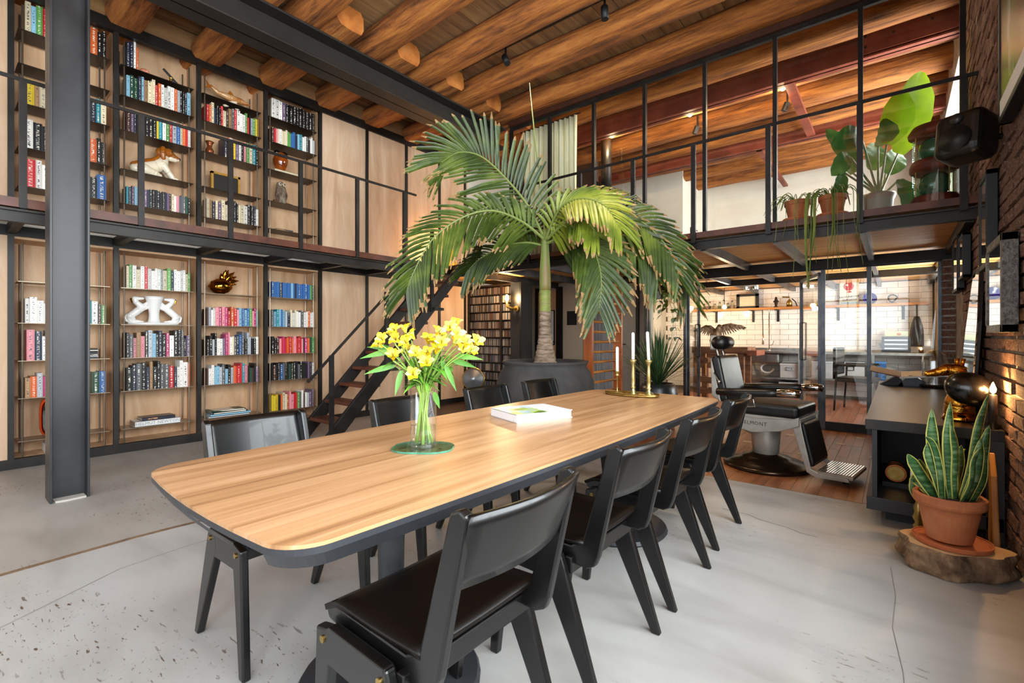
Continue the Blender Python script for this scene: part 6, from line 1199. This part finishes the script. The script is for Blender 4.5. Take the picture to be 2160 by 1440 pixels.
# chair faces +x (to the right), width along y
for s in (-1, 1):
    MB().prism([(-.29, .45), (-.26, .37), (0, .335), (.2, .37), (.34, .43), (.34, .50), (.28, .475), (0, .455), (-.27, .47)], 'y', s*.27-.012, s*.27+.012).build('side_apron', nickel, ba, bev=.004, **L0)
    MB().prism([(.28, .48), (.34, .47), (.35, .40), (.415, .10), (.46, .08), (.66, .075), (.67, .045), (.45, .04), (.385, .07), (.29, .40)], 'y', s*.235-.01, s*.235+.01).build('footrest_arm', nickel, ba, bev=.004, **L0)
    MB().tube([(-.3, s*.30, .66), (-.1, s*.315, .665), (.12, s*.32, .68), (.2, s*.32, .685)], [.032, .036, .034, .032], 12).build('armrest', leather, ba, smooth=True, **L0); MB().tube([(.2, s*.32, .685), (.3, s*.32, .695), (.36, s*.32, .69)], [.033, .036, .03], 12).build('armrest_cap', chrome, ba, smooth=True, **L0); MB().tube([(.0, s*.31, .64), (.02, s*.30, .56), (-.18, s*.29, .53)], .008, 6).build('arm_stay', chrome, ba, smooth=True, **L0)
rbox(-.27, .33, -.255, .255, .475, .585).build('seat_cushion', leather, ba, bev=.035, seg=4, **L0); rbox(-.25, .33, -.25, .25, .44, .48).build('seat_frame', nickel, ba, bev=.01, **L0)
lettering('maker_lettering', 'BELMONT', plain('dark_engraving', '#3a342c', .5), ba, (.0, -.2835, .413), (PI/2, 0, 0))
MB().prism([(-.31, .56), (-.24, .57), (-.32, .96), (-.36, .98), (-.4, .95)], 'y', -.22, .22).build('backrest', leather, ba, bev=.03, seg=4, **L0); MB().prism([(-.4, .6), (-.31, .55), (-.39, .95), (-.41, .95)], 'y', -.2, .2).build('back_shell', nickel, ba, bev=.01, **L0)
MB().tube([(-.39, -.06, .95), (-.42, -.06, 1.06)], .014, 8).build('headrest_post', chrome, ba, **L0); MB().tube([(-.39, .06, .95), (-.42, .06, 1.06)], .014, 8).build('headrest_post', chrome, ba, **L0); MB().tube([(-.38, -.12, 1.09), (-.37, 0, 1.09), (-.38, .12, 1.09)], [.06, .065, .06], 14).build('headrest_cushion', leather, ba, smooth=True, **L0); MB().box(-.46, -.39, -.115, .115, 1.02, 1.16).build('headrest_plate', nickel, ba, bev=.02, **L0)
MB().tube([(-.31, -.235, .74), (-.36, -.24, .82)], .007, 6).build('back_lever', chrome, ba, **L0); MB().ball((-.31, -.235, .74), .018).build('lever_hub', chrome, ba, **L0)
MB().prism([(.31, .44), (.36, .45), (.43, .14), (.42, .10), (.38, .11)], 'y', -.2, .2).build('leg_pad', leather, ba, bev=.02, seg=3, **L0)
MB().box(.45, .69, -.225, .225, .06, .085).build('footrest', nickel, ba, bev=.004, **L0)
for k in range(13): MB().box(.455+.018*k, .464+.018*k, -.215, .215, .085, .092).build('footrest_rib', chrome, ba, **L0)
MB().tube([(.59, -.1, .06), (.61, -.1, .012)], .012, 8).build('footrest_peg', nickel, ba, **L0); MB().lathe([(.02, 0), (.022, .012)], 12, (.615, -.1, 0)).build('peg_foot', black_mat, ba, **L0)
MB().tube([(-.15, -.15, .34), (-.1, -.1, .3), (.1, .0, .32)], .012, 8).build('pump_lever', nickel, ba, smooth=True, **L0)
# ================================================================== LAMPS
def spot(label, x, y, z, aim, group='track spotlights'):
    s_ = thing('track_spotlight', label, 'spotlight', (x, y, z), 0, group); a = V(aim).normalized()
    MB().tube([(0, 0, .14), (0, 0, .02)], .012, 8).build('stem', black_mat, s_, **L0); mb = MB(); q = V((0, 0, -1)).rotation_difference(a).to_matrix().to_4x4(); mb.lathe([(.03, .06), (.036, .05), (.036, -.07), (.032, -.07)], 20).xf(q); mb.build('lamp_body', black_mat, s_, smooth=True, **L0)
    mb = MB(); mb.lathe([(.03, -.062), (.001, -.06)], 18).xf(q); mb.build('lens', plain('spot_lens', '#ffe2b0', .3, emit='#ffca85', es=9), s_, **L0)
    l = bpy.data.lights.new('spotlight_beam', 'SPOT'); l.energy = 45; l.color = (1, .8, .55); l.spot_size = 1.0; l.spot_blend = .8; l.shadow_soft_size = .03
    o = bpy.data.objects.new('spotlight_beam', l); COL.objects.link(o); o.location = V((x, y, z))+a*.09; o.rotation_euler = V((0, 0, -1)).rotation_difference(a).to_euler()
tk = thing('lighting_track', 'black lighting track running between the ceiling logs', 'track', (-2.5, 4.11, 4.40)); MB().box(-4.1, .2, 4.095, 4.13, 4.405, 4.445).build('rail', black_mat, tk); MB().box(-4.12, -4.1, 4.093, 4.132, 4.403, 4.447).build('end_cap', black_mat, tk)
spot('spotlight at the far left of the ceiling track, tilted', -3.42, 4.11, 4.27, (.6, -.2, -1)); spot('spotlight hanging straight down near the right of the ceiling track', -2.18, 4.11, 4.27, (.05, 0, -1))
tk2 = thing('lighting_track', 'short black lighting track above the bookcase', 'track', (-5.5, .9, 4.40)); MB().box(-5.52, -5.48, .5, 3.0, 4.405, 4.445).build('rail', black_mat, tk2); MB().box(-5.52, -5.48, .48, .5, 4.403, 4.447).build('end_cap', black_mat, tk2)
for i, (x, y) in enumerate(((-3.35, 6.55), (-2.2, 6.6), (-1.08, 6.62))):
    l_ = thing('bulb_pendant', '%s bare warm bulb upstairs behind the glass' % ['leftmost', 'middle', 'rightmost'][i], 'lamp', (x, y, 4.2), 0, 'bare bulbs upstairs'); MB().ball((0, 0, 0), .035, n=16, m=10).build('bulb', bulb_m, l_, smooth=True, **L0); MB().tube([(0, 0, .03), (0, 0, .08)], .016, 10).build('socket', brass, l_, **L0)
    point('upstairs_bulb_light', (x, y, 4.1), 8, (1, .75, .45), .04)
for i, (x, y) in enumerate(((-2.3, 7.1), (-1.15, 7.12))):
    s_ = thing('ceiling_spot', '%s dark ceiling spot upstairs' % ['left', 'right'][i], 'spotlight', (x, y, 4.12), 0, 'dark ceiling spots upstairs'); MB().tube([(0, 0, 0), (.04, 0, .1)], .035, 12).build('body', black_mat, s_, **L0); MB().tube([(.04, 0, .1), (.04, 0, .25)], .01, 8).build('stem', black_mat, s_, **L0)
# kitchen lamps
for i, (x, y) in enumerate(((-3.2, 9.7), (-2.6, 9.8))):
    l_ = thing('kitchen_pendant', '%s glowing bulb hanging in the kitchen corner' % ['left', 'right'][i], 'lamp', (x, y, 1.72), 0, 'kitchen bulbs'); MB().ball((0, 0, 0), .04, n=16, m=10).build('bulb', bulb_m, l_, smooth=True, **L0); MB().tube([(0, 0, .035), (0, 0, .4)], .005, 6).build('cord', black_mat, l_, **L0); point('kitchen_bulb_light', (x, y-.05, 1.66), 8, (1, .78, .5), .04)
